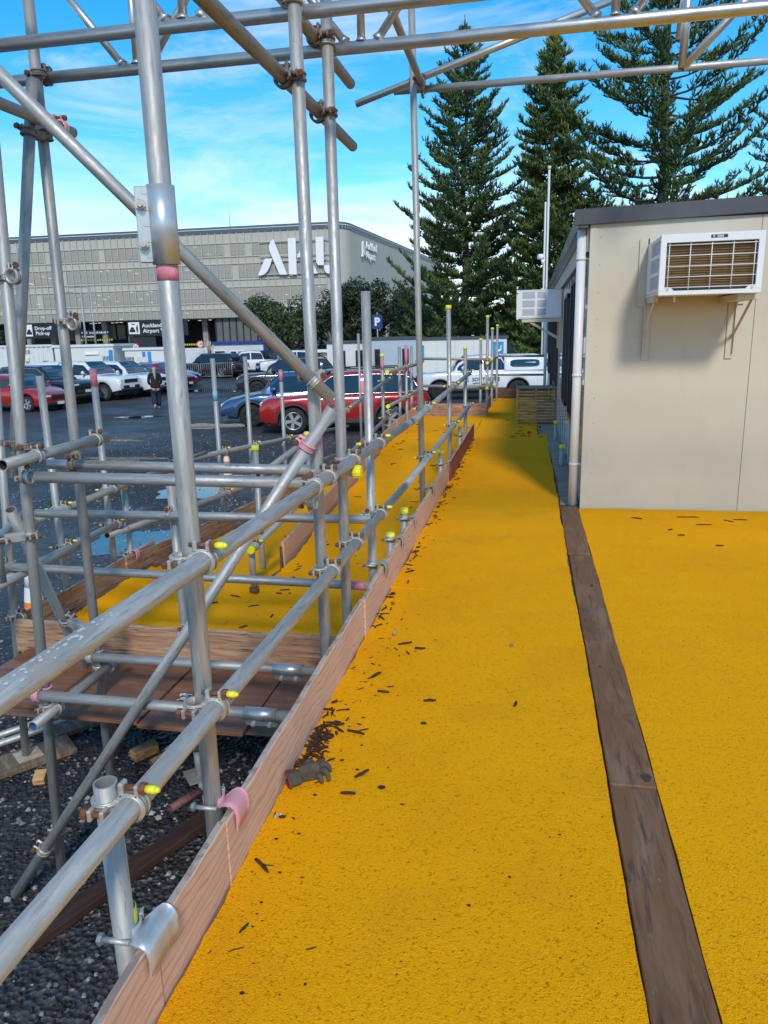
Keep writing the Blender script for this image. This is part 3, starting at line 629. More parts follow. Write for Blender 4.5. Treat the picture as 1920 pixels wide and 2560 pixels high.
coupler(LB, (-2.135, 3.27, 2.39), Zv, (-2.10, 3.33, 2.40), Yv, cap=0, m=PINKC)
B1 = tube((-2.45, 2.36, 3.05), (-.735, 2.775, 1.215), 'long diagonal brace coming down from the upper left to the tall pair')
B2 = tube((-.735, 2.775, 1.185), (-2.43, 2.71, -1.19), 'long diagonal brace going down to the gravel at lower left', GALV)
coupler(P3, (X0, 2.83, 1.30), Zv, (-.80, 2.765, 1.285), (1.7, .4, -1.83), cap=0); coupler(P3, (X0, 2.835, 1.05), Zv, (-.845, 2.775, 1.035), (1.69, .06, 2.37), cap=0, m=PINKC)
coupler(LA, (-2.24, 2.84, -.90), Zv, (-2.24, 2.72, -.92), (1.69, .06, 2.37), cap=0)
B3 = tube((-2.13, 3.20, 2.56), (-2.25, 2.885, .87), 'steep leaning tube crossing the left pair of posts', GALV_DULL)
coupler(LB, (-2.145, 3.27, 2.35), Zv, (-2.145, 3.15, 2.34), (-.12, -.31, -1.7), cap=0, m=CAST_DARK)
coupler(LA, (-2.13, 2.84, 1.02), Zv, (-2.235, 2.90, 1.02), (-.12, -.31, -1.7), cap=0, m=CAST_DARK)
B4 = tube((-2.30, 2.9, .72), (-2.62, 4.04, -1.18), 'diagonal tube dropping from the left frame to the ground behind', GALV_DULL)
coupler(LB, (-2.205, 3.27, -.02), Zv, (-2.38, 3.30, .02), (-.3, 1.1, -1.9), cap=0)
ST = tube((-2.24, 2.70, .44), (-2.26, 2.72, .78), 'short upright stub beside the leftmost frame post', GALV_DULL, bore=DARKIN)
coupler(LA, (-2.17, 2.84, .62), Zv, (-2.25, 2.74, .62), Zv, cap=0)
MH = e_M[H1.name].to_3x3().inverted() @ Vector((0, -.9, .45)); aH = math.atan2(MH.y, MH.x); stamp(H1, 'AS 1074', .22, aH, .018, True); stamp(H1, 'AS 1074', .93, aH, .018, True)
MH = e_M[B2.name].to_3x3().inverted() @ Vector((.3, -.9, .3)); stamp(B2, 'AS 1074', 1.9, math.atan2(MH.y, MH.x), .02, True)
# landing posts and rails
PA = tube((-3.16, 3.80, G + .05), (-2.97, 3.80, 1.6), 'left corner post of the landing standing on a plate', GALV_DULL)
PC = tube((-1.955, 3.80, LZ - .6), (-1.97, 3.80, .72), 'pale post in the middle of the landing front', GALV_DULL)
H3 = tube((-2.80, 3.74, .49), (-.80, 3.74, .50), 'upper guard rail across the lower landing', GALV)
H4 = tube((-3.05, 3.74, .155), (-.80, 3.74, .125), 'middle guard rail across the lower landing with chipped paint', GALV)
coupler(PA, (-3.07, 3.80, .155), Zv, (-3.07, 3.74, .155), Xv, cap=0); coupler(PC, (-1.965, 3.80, .495), Zv, (-1.965, 3.74, .495), Xv, cap=0); coupler(PC, (-1.96, 3.80, .14), Zv, (-1.96, 3.74, .14), Xv, cap=0)
coupler(PA, (-3.10, 3.80, -.19), Zv, (-3.05, 3.80, -.19), Yv, cap=0); coupler(PC, (-1.955, 3.8, -.22), Zv, (-1.955, 3.75, -.22), Xv, cap=0)
band(H4, (-.88, 3.74, .126), Xv, PINKB, .07); coupler(P5, (X0, 3.875, .50), Zv, (X0, 3.80, .5), Xv, cap=0)
tube((-2.95, 3.3, .10), (-2.98, 4.6, .115), 'short tube with open end poking out left of the landing', GALV_DULL, bore=DARKIN)
tube((-2.55, 2.9, .45), (-2.99, 3.9, .455), 'short open tube at the left frame edge', GALV_DULL, bore=DARKIN)
XO = -3.09; XI = -3.03
def post(x, y, z0, z1, lb, cap=0, m=None): return tube((x, y, z0), (x, y, z1), lb, m or GALV_DULL, caps=(0, cap))
LP = [post(XO, 4.34, G + .03, 1.25, 'first open topped post on the left side of the landing'), post(XO, 4.95, G + .03, 1.27, 'second open topped post on the left side, pink tip'),
      post(XO + .02, 5.16, G + .03, .37, 'short capped post beside the near puddle', 1), post(XO, 7.07, G + .03, 1.27, 'post with blue paint ring in front of the white ute'), post(XO, 7.95, G + .03, 1.26, 'post in front of the blue wagon wheel'),
      post(XO, 9.15, G + .03, 1.06, 'pink tipped post in front of the red car nose'), post(XO, 10.9, G + .03, .72, 'far left rail post behind the diagonal brace', 1), post(XO, 13.7, G + .03, 1.5, 'thin far post crossing the red car door')]
band(LP[1], (XO, 4.95, 1.2), Zv, PINKB, .12); band(LP[3], (XO, 7.07, .90), Zv, BLUEB, .10); band(LP[5], (XO, 9.15, .98), Zv, PINKB, .14)
rails = [((XI, 3.55, .365), (XI, 6.6, .395), 'left upper rail along the lower landing'), ((XI, 5.9, .42), (XI, 12.4, -.05), 'left upper rail following the descending ramp'),
         ((XI, 3.45, .085), (XI, 5.35, .125), 'left middle rail along the lower landing'), ((XI, 4.8, .06), (XI, 12.4, -.47), 'left middle rail following the descending ramp')]
RL = [tube(a, b, lb, GALV_DULL, caps=(0, 0)) for a, b, lb in rails]
zr1 = lambda y: .365 + (y - 3.55) * .01; zr2 = lambda y: .42 - (y - 5.9) * .0723; zr4 = lambda y: .06 - (y - 4.8) * .0697
for i, (T, y) in enumerate(zip(LP, (4.34, 4.95, 5.16, 7.07, 7.95, 9.15, 10.9, 13.7))):
    if i in (0, 1): coupler(T, (XO, y, zr1(y)), Zv, (XI, y, zr1(y)), Yv, cap2=1); coupler(T, (XO, y, .11), Zv, (XI, y, .11), Yv, cap2=1)
    elif i in (3, 4, 5): coupler(T, (XO, y, zr2(y)), Zv, (XI, y, zr2(y)), Yv, cap2=1); coupler(T, (XO, y, zr4(y)), Zv, (XI, y, zr4(y)), Yv, cap2=1)
clip(LP[2], (XO + .0, 5.16, -.17), PINKC, wd=.05)
# rails between the ramps
XD = -1.99; XDI = -1.94
DP = [post(XD + .02, 4.95, LZ + .01, .02, 'post standing on the yellow landing with rusty foot', 0), post(XD, 6.55, -.7, .60, 'divider post behind the tall pair', 1), post(XD, 7.9, -.7, .84, 'divider post in front of the red car door', 1),
      post(XD, 10.28, -.7, 1.2, 'pink tipped divider post by the far landing', 1), post(XD, 11.7, G + .02, 1.28, 'divider post beside the white cabin'), post(XD + .10, 11.75, G + .02, 1.30, 'pinkish post doubled up at the far landing'), post(XD, 12.93, G + .02, 1.27, 'last divider post at the far landing corner'),
      post(-2.12, 5.55, -1.1, .62, 'stout capped post with bolted sleeve between the puddles', 1)]
sleeve(DP[7], (-2.12, 5.55, -.02), Zv, (1, .2, 0), .16, GALV_DULL); band(DP[3], (XD, 10.28, 1.05), Zv, PINKB, .12); band(DP[5], (XD + .1, 11.75, 1.1), Zv, PINKB, .3)
zd = lambda y: .48 + (y - 5.35) * .0728; ze = lambda y: -.03 + (y - 4.94) * .0667
D1 = tube((XDI, 5.1, zd(5.1)), (XDI, 11.0, zd(11.0)), 'upper rail rising along the middle of the ramps', GALV_DULL); D2 = tube((XDI, 4.86, ze(4.86)), (XDI, 11.1, ze(11.1)), 'lower rail rising along the middle of the ramps with capped end', GALV_DULL, caps=(1, 0))
D3 = tube((XDI + .05, 10.1, .97), (XDI + .05, 13.5, .95), 'level upper rail of the far landing with capped end', GALV_DULL, caps=(1, 0)); D4 = tube((XDI + .05, 10.1, .50), (XDI + .05, 13.5, .49), 'level lower rail of the far landing with capped end', GALV_DULL, caps=(1, 0))
for T, y in ((DP[1], 6.55), (DP[2], 7.9), (DP[3], 10.28)):
    coupler(T, (XD, y, zd(y)), Zv, (XDI, y, zd(y)), Yv, cap2=1); coupler(T, (XD, y, ze(y)), Zv, (XDI, y, ze(y)), Yv, cap2=1)
coupler(DP[0], (XD + .02, 4.95, ze(4.95)), Zv, (XDI, 4.95, ze(4.95)), Yv, cap2=0)
for T, y in ((DP[4], 11.7), (DP[6], 12.93)):
    coupler(T, (XD, y, .96), Zv, (XDI + .05, y, .96), Yv, cap2=1); coupler(T, (XD, y, .495), Zv, (XDI + .05, y, .495), Yv, cap2=1)
mb = MB(); mb.ring((0, 0, 0), Zv, TR, TR + .012, .03, n=16); mb.box((.02, -.03, 0), (.05, .04, .025), bev=.005); obj('foot_clamp', mb, RUST, DP[0], M=e_M[DP[0].name].inverted() @ Matrix.Translation((XD + .02, 4.95, LZ + .035)))
# far transverse rails
F1 = tube((-1.95, 13.44, 1.035), (-.62, 13.44, 1.0), 'upper cross rail at the far landing', GALV_DULL, caps=(1, 1)); F2 = tube((-1.9, 13.44, .55), (-.56, 13.44, .53), 'lower cross rail at the far landing', GALV_DULL, caps=(0, 1))
F3 = tube((-.80, 17.06, .95), (.34, 17.06, .935), 'upper rail at the far end of the walkway', GALV_DULL); F4 = tube((-.80, 17.06, .54), (.34, 17.06, .525), 'lower rail at the far end of the walkway', GALV_DULL)
FP = [post(-.715, 13.5, G, 1.75, 'tall capped corner post of the far landing', 1), post(-.83, 13.5, G, 1.36, 'shorter capped post beside the far corner post', 1), post(-.66, 16.4, G, 1.62, 'capped post at the far walkway corner', 1), post(-.70, 15.0, G, 1.55, 'capped post of the far left rail', 1)]
F5 = tube((-.70, 13.2, .95), (-.70, 17.1, .95), 'upper left rail beyond the far landing', GALV_DULL, caps=(1, 0)); F6 = tube((-.70, 13.2, .52), (-.70, 17.1, .52), 'lower left rail beyond the far landing', GALV_DULL, caps=(1, 0))
coupler(FP[0], (-.715, 13.5, 1.0), Zv, (-.715, 13.44, 1.0), Xv); coupler(FP[0], (-.715, 13.5, .53), Zv, (-.715, 13.44, .53), Xv); coupler(FP[1], (-.83, 13.5, .95), Zv, (-.78, 13.5, .95), Yv, m=CAST_DARK); coupler(FP[1], (-.83, 13.5, .52), Zv, (-.78, 13.5, .52), Yv, m=CAST_DARK)
coupler(FP[2], (-.66, 16.4, .95), Zv, (-.70, 16.4, .95), Yv); coupler(FP[3], (-.70, 15.0, .52), Zv, (-.66, 15.0, .52), Yv)
for y, z, lb in ((8.3, .235, 'nearer short capped post on the plywood by the cabin'), (10.3, .27, 'farther short capped post on the plywood by the cabin')): post(.385, y, -.3, z, lb, 1)
# overhead tubes behind the pines
E1 = tube((-1.0, 5.86, 3.175), (3.2, 5.86, 3.16), 'thin overhead tube crossing in front of the pines'); E2 = tube((-1.27, 5.78, 3.09), (.75, 5.78, 3.66), 'slanting overhead brace with open end near the slim post', ALU)
E3 = tube((-.79, 4.3, 3.22), (-.79, 5.95, 3.19), 'overhead stub tube running away beside the slim post', GALV_DULL)
coupler(P6, (X0, 5.70, 3.19), Zv, (-.79, 5.74, 3.19), Yv, cap=0, m=CAST_DARK); coupler(E1, (-.79, 5.86, 3.175), Xv, (-.79, 5.80, 3.2), Yv, cap=0)
band(P6, (X0, 5.775, 2.36), Zv, REDB, .06)
for (a, b, lb) in (((.87, 5.2, 2.97), (.885, 5.2, 3.55), 'upright leg of the small overhead strut'), ((.87, 5.2, 2.97), (1.42, 5.2, 3.52), 'slanting leg of the small overhead strut')): tube(a, b, lb, ALU, group='overhead aluminium struts')
V1 = tube((.93, 5.75, 3.3), (.98, 5.75, 3.9), 'far upright of the overhead strut pair', ALU, group='overhead aluminium struts')
# aluminium lattice beams
def lattice(y, z, x0, x1, label, seed, ph):
    e = empty('lattice_beam', (x0, y, z), (0, 0, 0), label, 'truss beam', 'overhead aluminium lattice beams'); Hh = .45
    Ln = x1 - x0; Mc = Matrix(((0, 0, 1, 0), (0, 1, 0, 0), (-1, 0, 0, 0), (0, 0, 0, 1)))
    for zz in (0, Hh):
        mb = MB(); mb.cyl((0, 0, 0), (0, 0, Ln), TR, n=24); o = obj('chord', mb, ALU, e, loc=(0, 0, zz)); o.rotation_euler = (0, R(90), 0)
    x = ph; k = 0
    while x < Ln - .1:
        mb = MB(); mb.cyl((0, 0, TR * .6), (0, 0, Hh - TR * .6), .0165, n=14)
        mb.cyl((0, 0, TR * .75), (0, 0, TR * 1.35), .026, .018, n=14)
        obj('lacing_strut', mb, ALU, e, loc=(x, 0, 0))
        for dx in (-.062, .062):
            mb = MB(); sx = 1 if dx > 0 else -1
            a = Vector((x + dx, 0, TR * .6)); b = Vector((x + sx * .40, 0, Hh - TR * .6)); dd = (b - a).normalized(); mb.cyl(a, b, .0165, n=14); mb.cyl(a + dd * .008, a + dd * .03, .025, .018, n=14); obj('lacing_strut', mb, ALU, e)
        x += 1.0; k += 1
    return e
lattice(2.895, 2.585, -3.4, 3.6, 'nearer overhead aluminium lattice beam', 1, .28 + .84); lattice(3.325, 2.605, -3.4, 4.4, 'farther overhead aluminium lattice beam crossing to the right', 2, .35 + .35)
coupler(LB, (-2.14, 3.27, 2.605), Zv, (-2.14, 3.325, 2.605), Xv, cap=0, m=CAST_DARK); coupler(P3, (X0, 2.825, 2.60), Zv, (X0, 2.895, 2.585), Xv, cap=0); coupler(P4, (X0, 3.28, 2.62), Zv, (X0, 3.325, 2.605), Xv, cap=0)


# ------------------------------------------------------------------ cabin on the right
CX, CY, CH = .452, 6.23, 2.235
cab = empty('portable_cabin', (CX, CY, 0), (0, 0, 0), 'cream portable cabin with charcoal roof trim beside the walkway', 'cabin')
for i, (a, b) in enumerate(((0, 1.222), (1.226, 2.43), (2.434, 3.6))):
    mb = MB(); mb.box(((a + b) / 2, .03, CH / 2 - .01), (b - a, .06, CH + .06)); obj('wall_panel', mb, SANDWALL, cab)
CLEN = 13.0
mb = MB(); mb.box((.0285, .062 + CLEN / 2, CH / 2 - .01), (.05, CLEN, CH + .06)); obj('side_wall', mb, GLOSSWALL, cab)
mb = MB(); mb.box((1.8, CLEN, CH / 2), (3.5, .06, CH)); obj('end_wall', mb, SANDWALL, cab)
SEAM = mat('panel_seam', (.09, .085, .075), .8)
for x in (1.224, 2.432):
    mb = MB(); mb.box((x, .034, CH / 2 - .01), (.006, .06, CH + .05)); obj('seam', mb, SEAM, cab)
mb = MB(); mb.box((.022, -.0035, CH / 2), (.05, .004, CH + .03)); mb.box((-.0015, .02, CH / 2), (.004, .047, CH + .03)); obj('corner_trim', mb, SANDWALL, cab)
for k in range(11):
    mb = MB(); mb.cyl((.075, .002, .1 + k * .205), (.075, -.004, .1 + k * .205), .006, .004, n=8); obj('screw', mb, CAST, cab)
mb = MB(); mb.box((1.72, -.030, CH + .062), (3.6, .022, .115), bev=.003); fa = obj('fascia', mb, FASCIA, cab); fa.rotation_euler = (0, R(-1.2), 0)
mb = MB(); mb.box((-.060, -.022, CH + .045), (.075, .02, .13), bev=.003); obj('gutter_end', mb, FASCIA, cab)
mb = MB(); n = 14
for a, b in (((-.098, CH + .11), (-.098, CH - .015)), ((-.098, CH - .015), (-.03, CH - .015))):
    mb.poly([(a[0], -.012, a[1]), (b[0], -.012, b[1]), (b[0], CLEN, b[1]), (a[0], CLEN, a[1])])
mb.poly([(-.098, -.012, CH + .11), (-.09, -.012, CH + .11), (-.09, CLEN, CH + .11), (-.098, CLEN, CH + .11)]); mb.poly([(-.09, -.012, CH + .11), (-.09, -.012, CH - .005), (-.09, CLEN, CH - .005), (-.09, CLEN, CH + .11)])
GUT = mat('slate_gutter', (.10, .125, .15), .22, spec=.6); obj('gutter', mb, GUT, cab)
mb = MB(); mb.box((-.012, CLEN / 2, CH - .10), (.024, CLEN - .1, .17)); obj('soffit_trim', mb, mat('pale_trim', (.48, .47, .45), .4), cab)
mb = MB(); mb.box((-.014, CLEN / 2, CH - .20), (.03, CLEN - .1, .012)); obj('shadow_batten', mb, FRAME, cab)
mb = MB(); mb.poly([(-.05, -.03, CH + .10), (3.6, -.03, CH + .18), (3.6, CLEN, CH + .18), (-.05, CLEN, CH + .10)]); obj('roof', mb, FASCIA, cab)
mb = MB(); mb.path([(-.060, .075, CH + .0), (-.060, .075, 1.0), (-.060, .075, .02)], .036, n=18); dp = obj('downpipe', mb, PVC, cab)
for z in (1.10, .37, 2.0):
    mb = MB(); mb.ring((-.060, .075, z), Zv, .036, .040, .022, n=18); mb.box((-.012, .075, z), (.03, .02, .014)); obj('pipe_bracket', mb, PVC, dp)
mb = MB(); mb.path([(-.055, 12.2, CH), (-.055, 12.2, .02)], .034, n=14); obj('downpipe', mb, PVC, cab)
BLUEST = mat('blue_sticker', (.02, .12, .48), .3); PALEBL = mat('pale_blue_sticker', (.10, .38, .62), .3)
for z0, z1, m in ((1.66, 2.0, BLUEST), (1.42, 1.62, mat('grey_sticker', (.30, .32, .4), .3)), (1.08, 1.2, PALEBL)):
    mb = MB(); mb.box((.0, .17, (z0 + z1) / 2), (.003, .16, z1 - z0)); obj('sticker', mb, m, cab)
for i in range(22):
    mb = MB(); mb.box((.0015, .62 + i * .55, CH / 2 - .12), (.004, .012, CH - .2)); obj('panel_rib', mb, GLOSSWALL, cab)
for (y0, y1, z0, z1) in ((.95, 2.0, .60, 1.92), (2.75, 3.5, .62, 1.85), (6.1, 7.0, .62, 1.85), (7.8, 8.8, .1, 1.9), (9.9, 10.9, .62, 1.85)):
    w_ = MB(); t_ = .045
    for c_, d_ in ((((y0 + y1) / 2, z1), (y1 - y0 + t_, t_)), (((y0 + y1) / 2, z0), (y1 - y0 + t_, t_)), ((y0, (z0 + z1) / 2), (t_, z1 - z0)), ((y1, (z0 + z1) / 2), (t_, z1 - z0)), (((y0 + y1) / 2, (z0 + z1) / 2), (.03, z1 - z0))):
        w_.box((-.012, c_[0], c_[1]), (.045, d_[0], d_[1]))
    wf = obj('window', w_, FRAME, cab); mb = MB(); mb.box((.003, (y0 + y1) / 2, (z0 + z1) / 2), (.012, y1 - y0 - .02, z1 - z0 - .02)); obj('pane', mb, GLASS, wf)
# ---- air conditioner on the front wall
ACW = mat('air_conditioner_white', (.76, .775, .80), .32, var=.02, vscale=4); MESHG = mat('louvre_grey', (.42, .45, .50), .6, var=.2, vscale=300)
def aircon(name, loc, rz, label, text=True):
    e = empty(name, loc, (0, 0, rz), label, 'air conditioner', 'window air conditioners')
    Wd, Hd, Dp = .655, .405, .62         # local x = width, -y = outwards, z up from the bottom
    b = MB(); t = .012
    for zz in (.02 + t / 2, Hd - t / 2): b.box((0, -Dp / 2, zz), (Wd, Dp - .03, t))
    for sx in (-1, 1): b.box((sx * (Wd / 2 - t / 2), -Dp / 2, Hd / 2 + .01), (t, Dp - .03, Hd - .05))
    obj('casing', b, ACW, e)
    fr = MB(); f = .038; y = -Dp + .008
    fr.box((0, y, Hd - .026), (Wd + .006, .030, .056), bev=.003); fr.box((0, y, .022), (Wd + .006, .030, .030), bev=.003)
    for sx in (-1, 1): fr.box((sx * (Wd / 2 - f / 2 + .003), y, Hd / 2), (f, .0296, Hd - .075)); fr.prism([(sx * (Wd / 2 - f + .002), .037), (sx * (Wd / 2 - f - .035), .037), (sx * (Wd / 2 - f - .060 + 0), .037), (sx * (Wd / 2 - f - .035), .062), (sx * (Wd / 2 - f + .002), .062)], lambda a, bb, tt: (a, tt, bb), y - .014, y - .004)
    frm = obj('front_frame', fr, ACW, e)
    for sx in (-1, 1):
        mb = MB(); mb.cyl((sx * (Wd / 2 - .055), y - .013, .045), (sx * (Wd / 2 - .055), y - .019, .045), .008, n=12); obj('screw', mb, CAST, frm)
    mb = MB(); mb.box((0, y + .05, Hd / 2 - .01), (Wd - .09, .02, Hd - .09)); obj('coil', mb, COIL, e)
    for k in range(19):
        mb = MB(); mb.box((0, y + .036, .045 + k * .0162), (Wd - .09, .012, .0032)); obj('coil_fin', mb, mat('coil_fin_tan', (.30, .19, .09), .5, .3), e)
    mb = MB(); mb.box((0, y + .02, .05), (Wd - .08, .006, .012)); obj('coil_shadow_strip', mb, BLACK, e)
    x1 = Wd / 2 - .042
    for k in range(5):
        mb = MB(); xx = (-x1 + .012) + (2 * x1 - .024) * k / 4; mb.cyl((xx, y - .010, .042), (xx, y - .010, Hd - .06), .0032, n=8); obj('grille_wire', mb, ACW, e)
    for k in range(5):
        mb = MB(); zz = .058 + (Hd - .128) * k / 4; mb.cyl((-x1, y - .013, zz), (x1, y - .013, zz), .0032, n=8); obj('grille_wire', mb, ACW, e)
    for sx in (-1, 1):
        for k in range(3):
            mb = MB(); mb.box((sx * (Wd / 2 + .001), -Dp + .16, .105 + k * .115), (.006, .17, .088)); obj('side_louvre', mb, MESHG, e)
            mb = MB(); mb.box((sx * (Wd / 2 + .001), -Dp + .34, .105 + k * .115), (.006, .12, .088)); obj('side_louvre', mb, MESHG, e)
    mb = MB()
    for sx in (-1, 1): mb.box((sx * (Wd / 2 + .025), -.006, Hd / 2), (.07, .010, Hd + .09))
    mb.box((0, -.006, Hd + .02), (Wd, .010, .05)); obj('wall_flange', mb, SANDWALL, e)
    mb = MB(); mb.box((-Wd / 2 + .02, -Dp / 2 + .1, .0), (.03, Dp - .25, .05)); obj('base_rail', mb, SANDWALL, e); mb = MB(); mb.box((Wd / 2 - .05, -Dp / 2 + .04, -.012), (.14, Dp - .06, .04)); obj('base_rail', mb, SANDWALL, e)
    mb = MB(); mb.cyl((-.2, -Dp + .12, .02), (-.2, -Dp + .12, -.035), .008, n=8); obj('drain_spout', mb, PVC, e)
    for sx in (-1, 1):
        br = MB(); xx = sx * (Wd / 2 - .02); bx = xx - .0
        br.box((bx, -.006, -.22), (.052, .008, .46), bev=.002); br.box((bx + sx * .024, -.020, -.20), (.005, .034, .42)); bb = obj('wall_bracket', br, SANDWALL, e)
        mb = MB(); a = Vector((bx + sx * .02, -Dp * .70, -.03)); c = Vector((bx + sx * .02, -.02, -.27)); dd = (c - a); mb.box((a + c) / 2, (.006, dd.length, .03), Matrix.Rotation(math.atan2(dd.z, dd.y), 3, 'X')); obj('brace_arm', mb, SANDWALL, bb)
    if text:
        mb = MB(); mb.box((.04, y - .0155, Hd - .022), (.105, .003, .020)); pl = obj('badge', mb, mat('badge_navy', (.012, .014, .03), .4), e)
        me = text_mesh('GREE', .0175, WHITE, .0006, 1.05, .0006); o = link('lettering', me, pl); o.matrix_local = frame_M((.025, y - .0178, Hd - .0285), (1, 0, 0), (0, 0, 1))
        mb = MB(); mb.ring((.006, y - .018, Hd - .022), (0, 1, 0), .0045, .0075, .001, n=16, a0=.3, a1=5.6, ref=(1, 0, 0)); mb.cyl((.008, y - .0175, Hd - .022), (.008, y - .0185, Hd - .022), .003, n=8); obj('emblem', mb, WHITE, pl)
    return e
aircon('air_conditioner', (1.205, CY - .004, 1.668), 0, 'white window air conditioner with rusty coil on the cream cabin wall')
aircon('air_conditioner', (CX - .004, 10.95 + .34, 1.62), R(-90), 'white air conditioner jutting from the cabin side above the slatted crate', False)
# slim mast with camera beyond the cabin
MASTW = mat('mast_white', (.62, .63, .62), .5)
ms = empty('mast', (.66, 32.3, G), (0, 0, 0), 'slim white twin pole mast with security camera in front of the pines', 'mast')
mb = MB(); mb.cyl((0, 0, 0), (0, 0, 8.9), .045, n=10); obj('pole', mb, MASTW, ms); mb = MB(); mb.cyl((-.11, .02, 0), (-.11, .02, 7.7), .04, n=10); obj('side_pole', mb, MASTW, ms)
mb = MB(); mb.path([(-.16, -.05, 5.6), (-.36, -.12, 5.62)], [.13, .10], n=12); mb.path([(-.16, -.05, 5.5), (-.16, -.05, 5.3)], [.1, .03], n=10); obj('camera_housing', mb, WHITE, ms); mb = MB(); mb.cyl((0, 0, 8.9), (0, 0, 9.02), .07, n=10); obj('pole_top', mb, MASTW, ms)
# ---- slatted timber crate
lc = empty('slatted_crate', (-.165, 12.2, .012), (0, 0, R(2)), 'slatted timber box screen standing at the cabin end of the mat', 'crate')
Wc, Hc, Dc = .60, .56, .42
for k in range(11):
    mb = MB(); mb.box((Wc / 2, 0, .035 + k * .0475), (Wc - .01, .012, .030), bev=.002); obj('slat', mb, PINE, lc)
    mb = MB(); mb.box((.006, Dc / 2, .035 + k * .0475), (.012, Dc - .03, .030)); obj('slat', mb, PINE, lc)
for x in (.0, Wc):
    for y in (.018, Dc): mb = MB(); mb.box((x + (.012 if x == 0 else -.012), y, Hc / 2), (.03, .03, Hc), bev=.002); obj('corner_post', mb, PINE, lc)
mb = MB(); mb.box((Wc * .5, .018, Hc / 2), (.03, .022, Hc - .02)); obj('middle_batten', mb, PINE, lc)
mb = MB(); mb.box((Wc / 2, Dc / 2, Hc + .012), (Wc + .03, Dc + .04, .022), bev=.003); obj('lid', mb, GREYPLY, lc)

# ------------------------------------------------------------------ things lying on the ground under the scaffold
def lying(name, c, d, rz, m, label, cat, rx=0., ry=0., bev=.004, group=None):
    mb = MB(); mb.box((0, 0, d[2] / 2), d, bev=bev); return tag(obj(name, mb, m, loc=c, rot=(rx, ry, rz)), label, cat, group)
lying('sole_board', (-3.17, 3.78, G + .004), (.24, .62, .038), R(-40), SOLE, 'dark sole board under the corner post plate', 'board', group='timber sole boards')
lying('sole_board', (-2.98, 4.42, G + .004), (.24, .8, .038), R(-38), SOLE, 'sole board behind with a steel base plate on it', 'board', group='timber sole boards')
lying('sole_board', (-1.93, 2.95, G + .004), (.11, 1.15, .045), R(-24), layered('red_wet_timber', (.045, .024, .018), [((.085, .045, .032), 8, (4, .6, 1), .45, .7, 'noise')], rough=.5), 'long reddish timber lying below the lower brace', 'board', group='timber sole boards')
STEELP = layered('pale_base_plate', (.50, .42, .33), [((.32, .25, .18), 14, (1, 1, 1), .45, .65, 'noise')], rough=.7)
lying('base_plate', (-3.15, 3.81, G + .043), (.15, .15, .006), R(-38), STEELP, 'pale square base plate under the corner post', 'base plate', bev=.001, group='steel base plates')
lying('base_plate', (-2.97, 4.40, G + .043), (.17, .17, .006), R(-38), GALV_DULL, 'grey square base plate on the rear sole board', 'base plate', bev=.001, group='steel base plates')
tube((-2.97, 4.40, G + .05), (-2.97, 4.40, LZ - .03), 'short leg under the landing on the grey plate', GALV_DULL)
lying('base_plate', (-1.95, 3.80, G + .02), (.17, .17, .006), R(40), GALV_DULL, 'dark base plate under the middle leg of the landing', 'base plate', bev=.001, group='steel base plates')
tube((-1.95, 3.80, G + .026), (-1.955, 3.80, LZ - .61), 'middle leg below the landing standing on a dark plate', GALV_DULL)
lying('timber_block', (-2.42, 3.98, G + .002), (.075, .17, .07), R(-30), PINE, 'brown timber offcut block on the gravel behind the brace', 'timber block', bev=.003, group='timber offcuts')
lying('timber_block', (-2.93, 3.62, G + .002), (.07, .09, .05), R(20), PINE, 'small split timber offcut near the dark sole board', 'timber block', rx=.2, bev=.003, group='timber offcuts')
tube((-2.26, 3.96, G + .05), (-1.95, 5.1, G + .10), 'loose dark tube lying on the gravel with open end', GALV_DULL, bore=DARKIN, group='loose tubes')
tube((-3.9, 3.55, G + .03), (-2.6, 5.2, G + .03), 'outer of two bluish tubes lying at the far left', GALV, group='loose tubes'); tube((-3.82, 3.45, G + .03), (-2.52, 5.12, G + .03), 'inner of two bluish tubes lying at the far left', GALV, group='loose tubes')
tube((-2.32, 3.87, G + .03), (-1.7, 5.0, G + .06), 'thin dark pipe end lying beside the timber block', SOLE, r=.016, bore=DARKIN, group='loose tubes')
DULLP = layered('dull_pink_steel', (.20, .085, .085), [((.09, .07, .065), 30, (1, 1, 1), .45, .6, 'noise')], rough=.6, metal=.1)
slv = tube((-1.97, 3.44, G + .03), (-1.87, 3.62, G + .035), 'pink sleeve coupler lying on the gravel', DULLP, name='sleeve_coupler', cat='coupler', group='loose fittings')
mb = MB(); mb.box((-1.88, 3.74, G + .03), (.10, .16, .05), Matrix.Rotation(.5, 3, 'Z'), bev=.012); tag(obj('rubble_lump', mb, STONE), 'grey rubble lump on the gravel under the deck', 'stone')
# traffic cones
OR = mat('cone_orange', (.80, .20, .03), .5, var=.1, vscale=8); CW = mat('cone_white', (.72, .72, .70), .5, var=.1, vscale=8)
def cone(x, y, z, h, label, rz=.3):
    e = empty('traffic_cone', (x, y, z), (0, 0, rz), label, 'traffic cone', 'traffic cones'); r = lambda t: h * (.165 - .125 * t)
    for a, b, m, nm in ((.045, .40, OR, 'cone_body'), (.40, .56, CW, 'white_band'), (.56, .72, OR, 'cone_body'), (.72, .84, CW, 'white_band'), (.84, 1., CW if h > .8 else OR, 'cone_tip')):
        mb = MB(); mb.cyl((0, 0, a * h), (0, 0, b * h), r(a), r(b), n=22, caps=(b == 1.)); obj(nm, mb, m, e)
    mb = MB(); mb.box((0, 0, h * .025), (h * .48, h * .48, h * .05), bev=.012); obj('base', mb, OR, e)
cone(-3.75, 4.85, G, .98, 'orange and white cone standing left of the landing corner'); cone(-5.25, 12.3, G, .75, 'small orange cone at the edge of the far puddle')

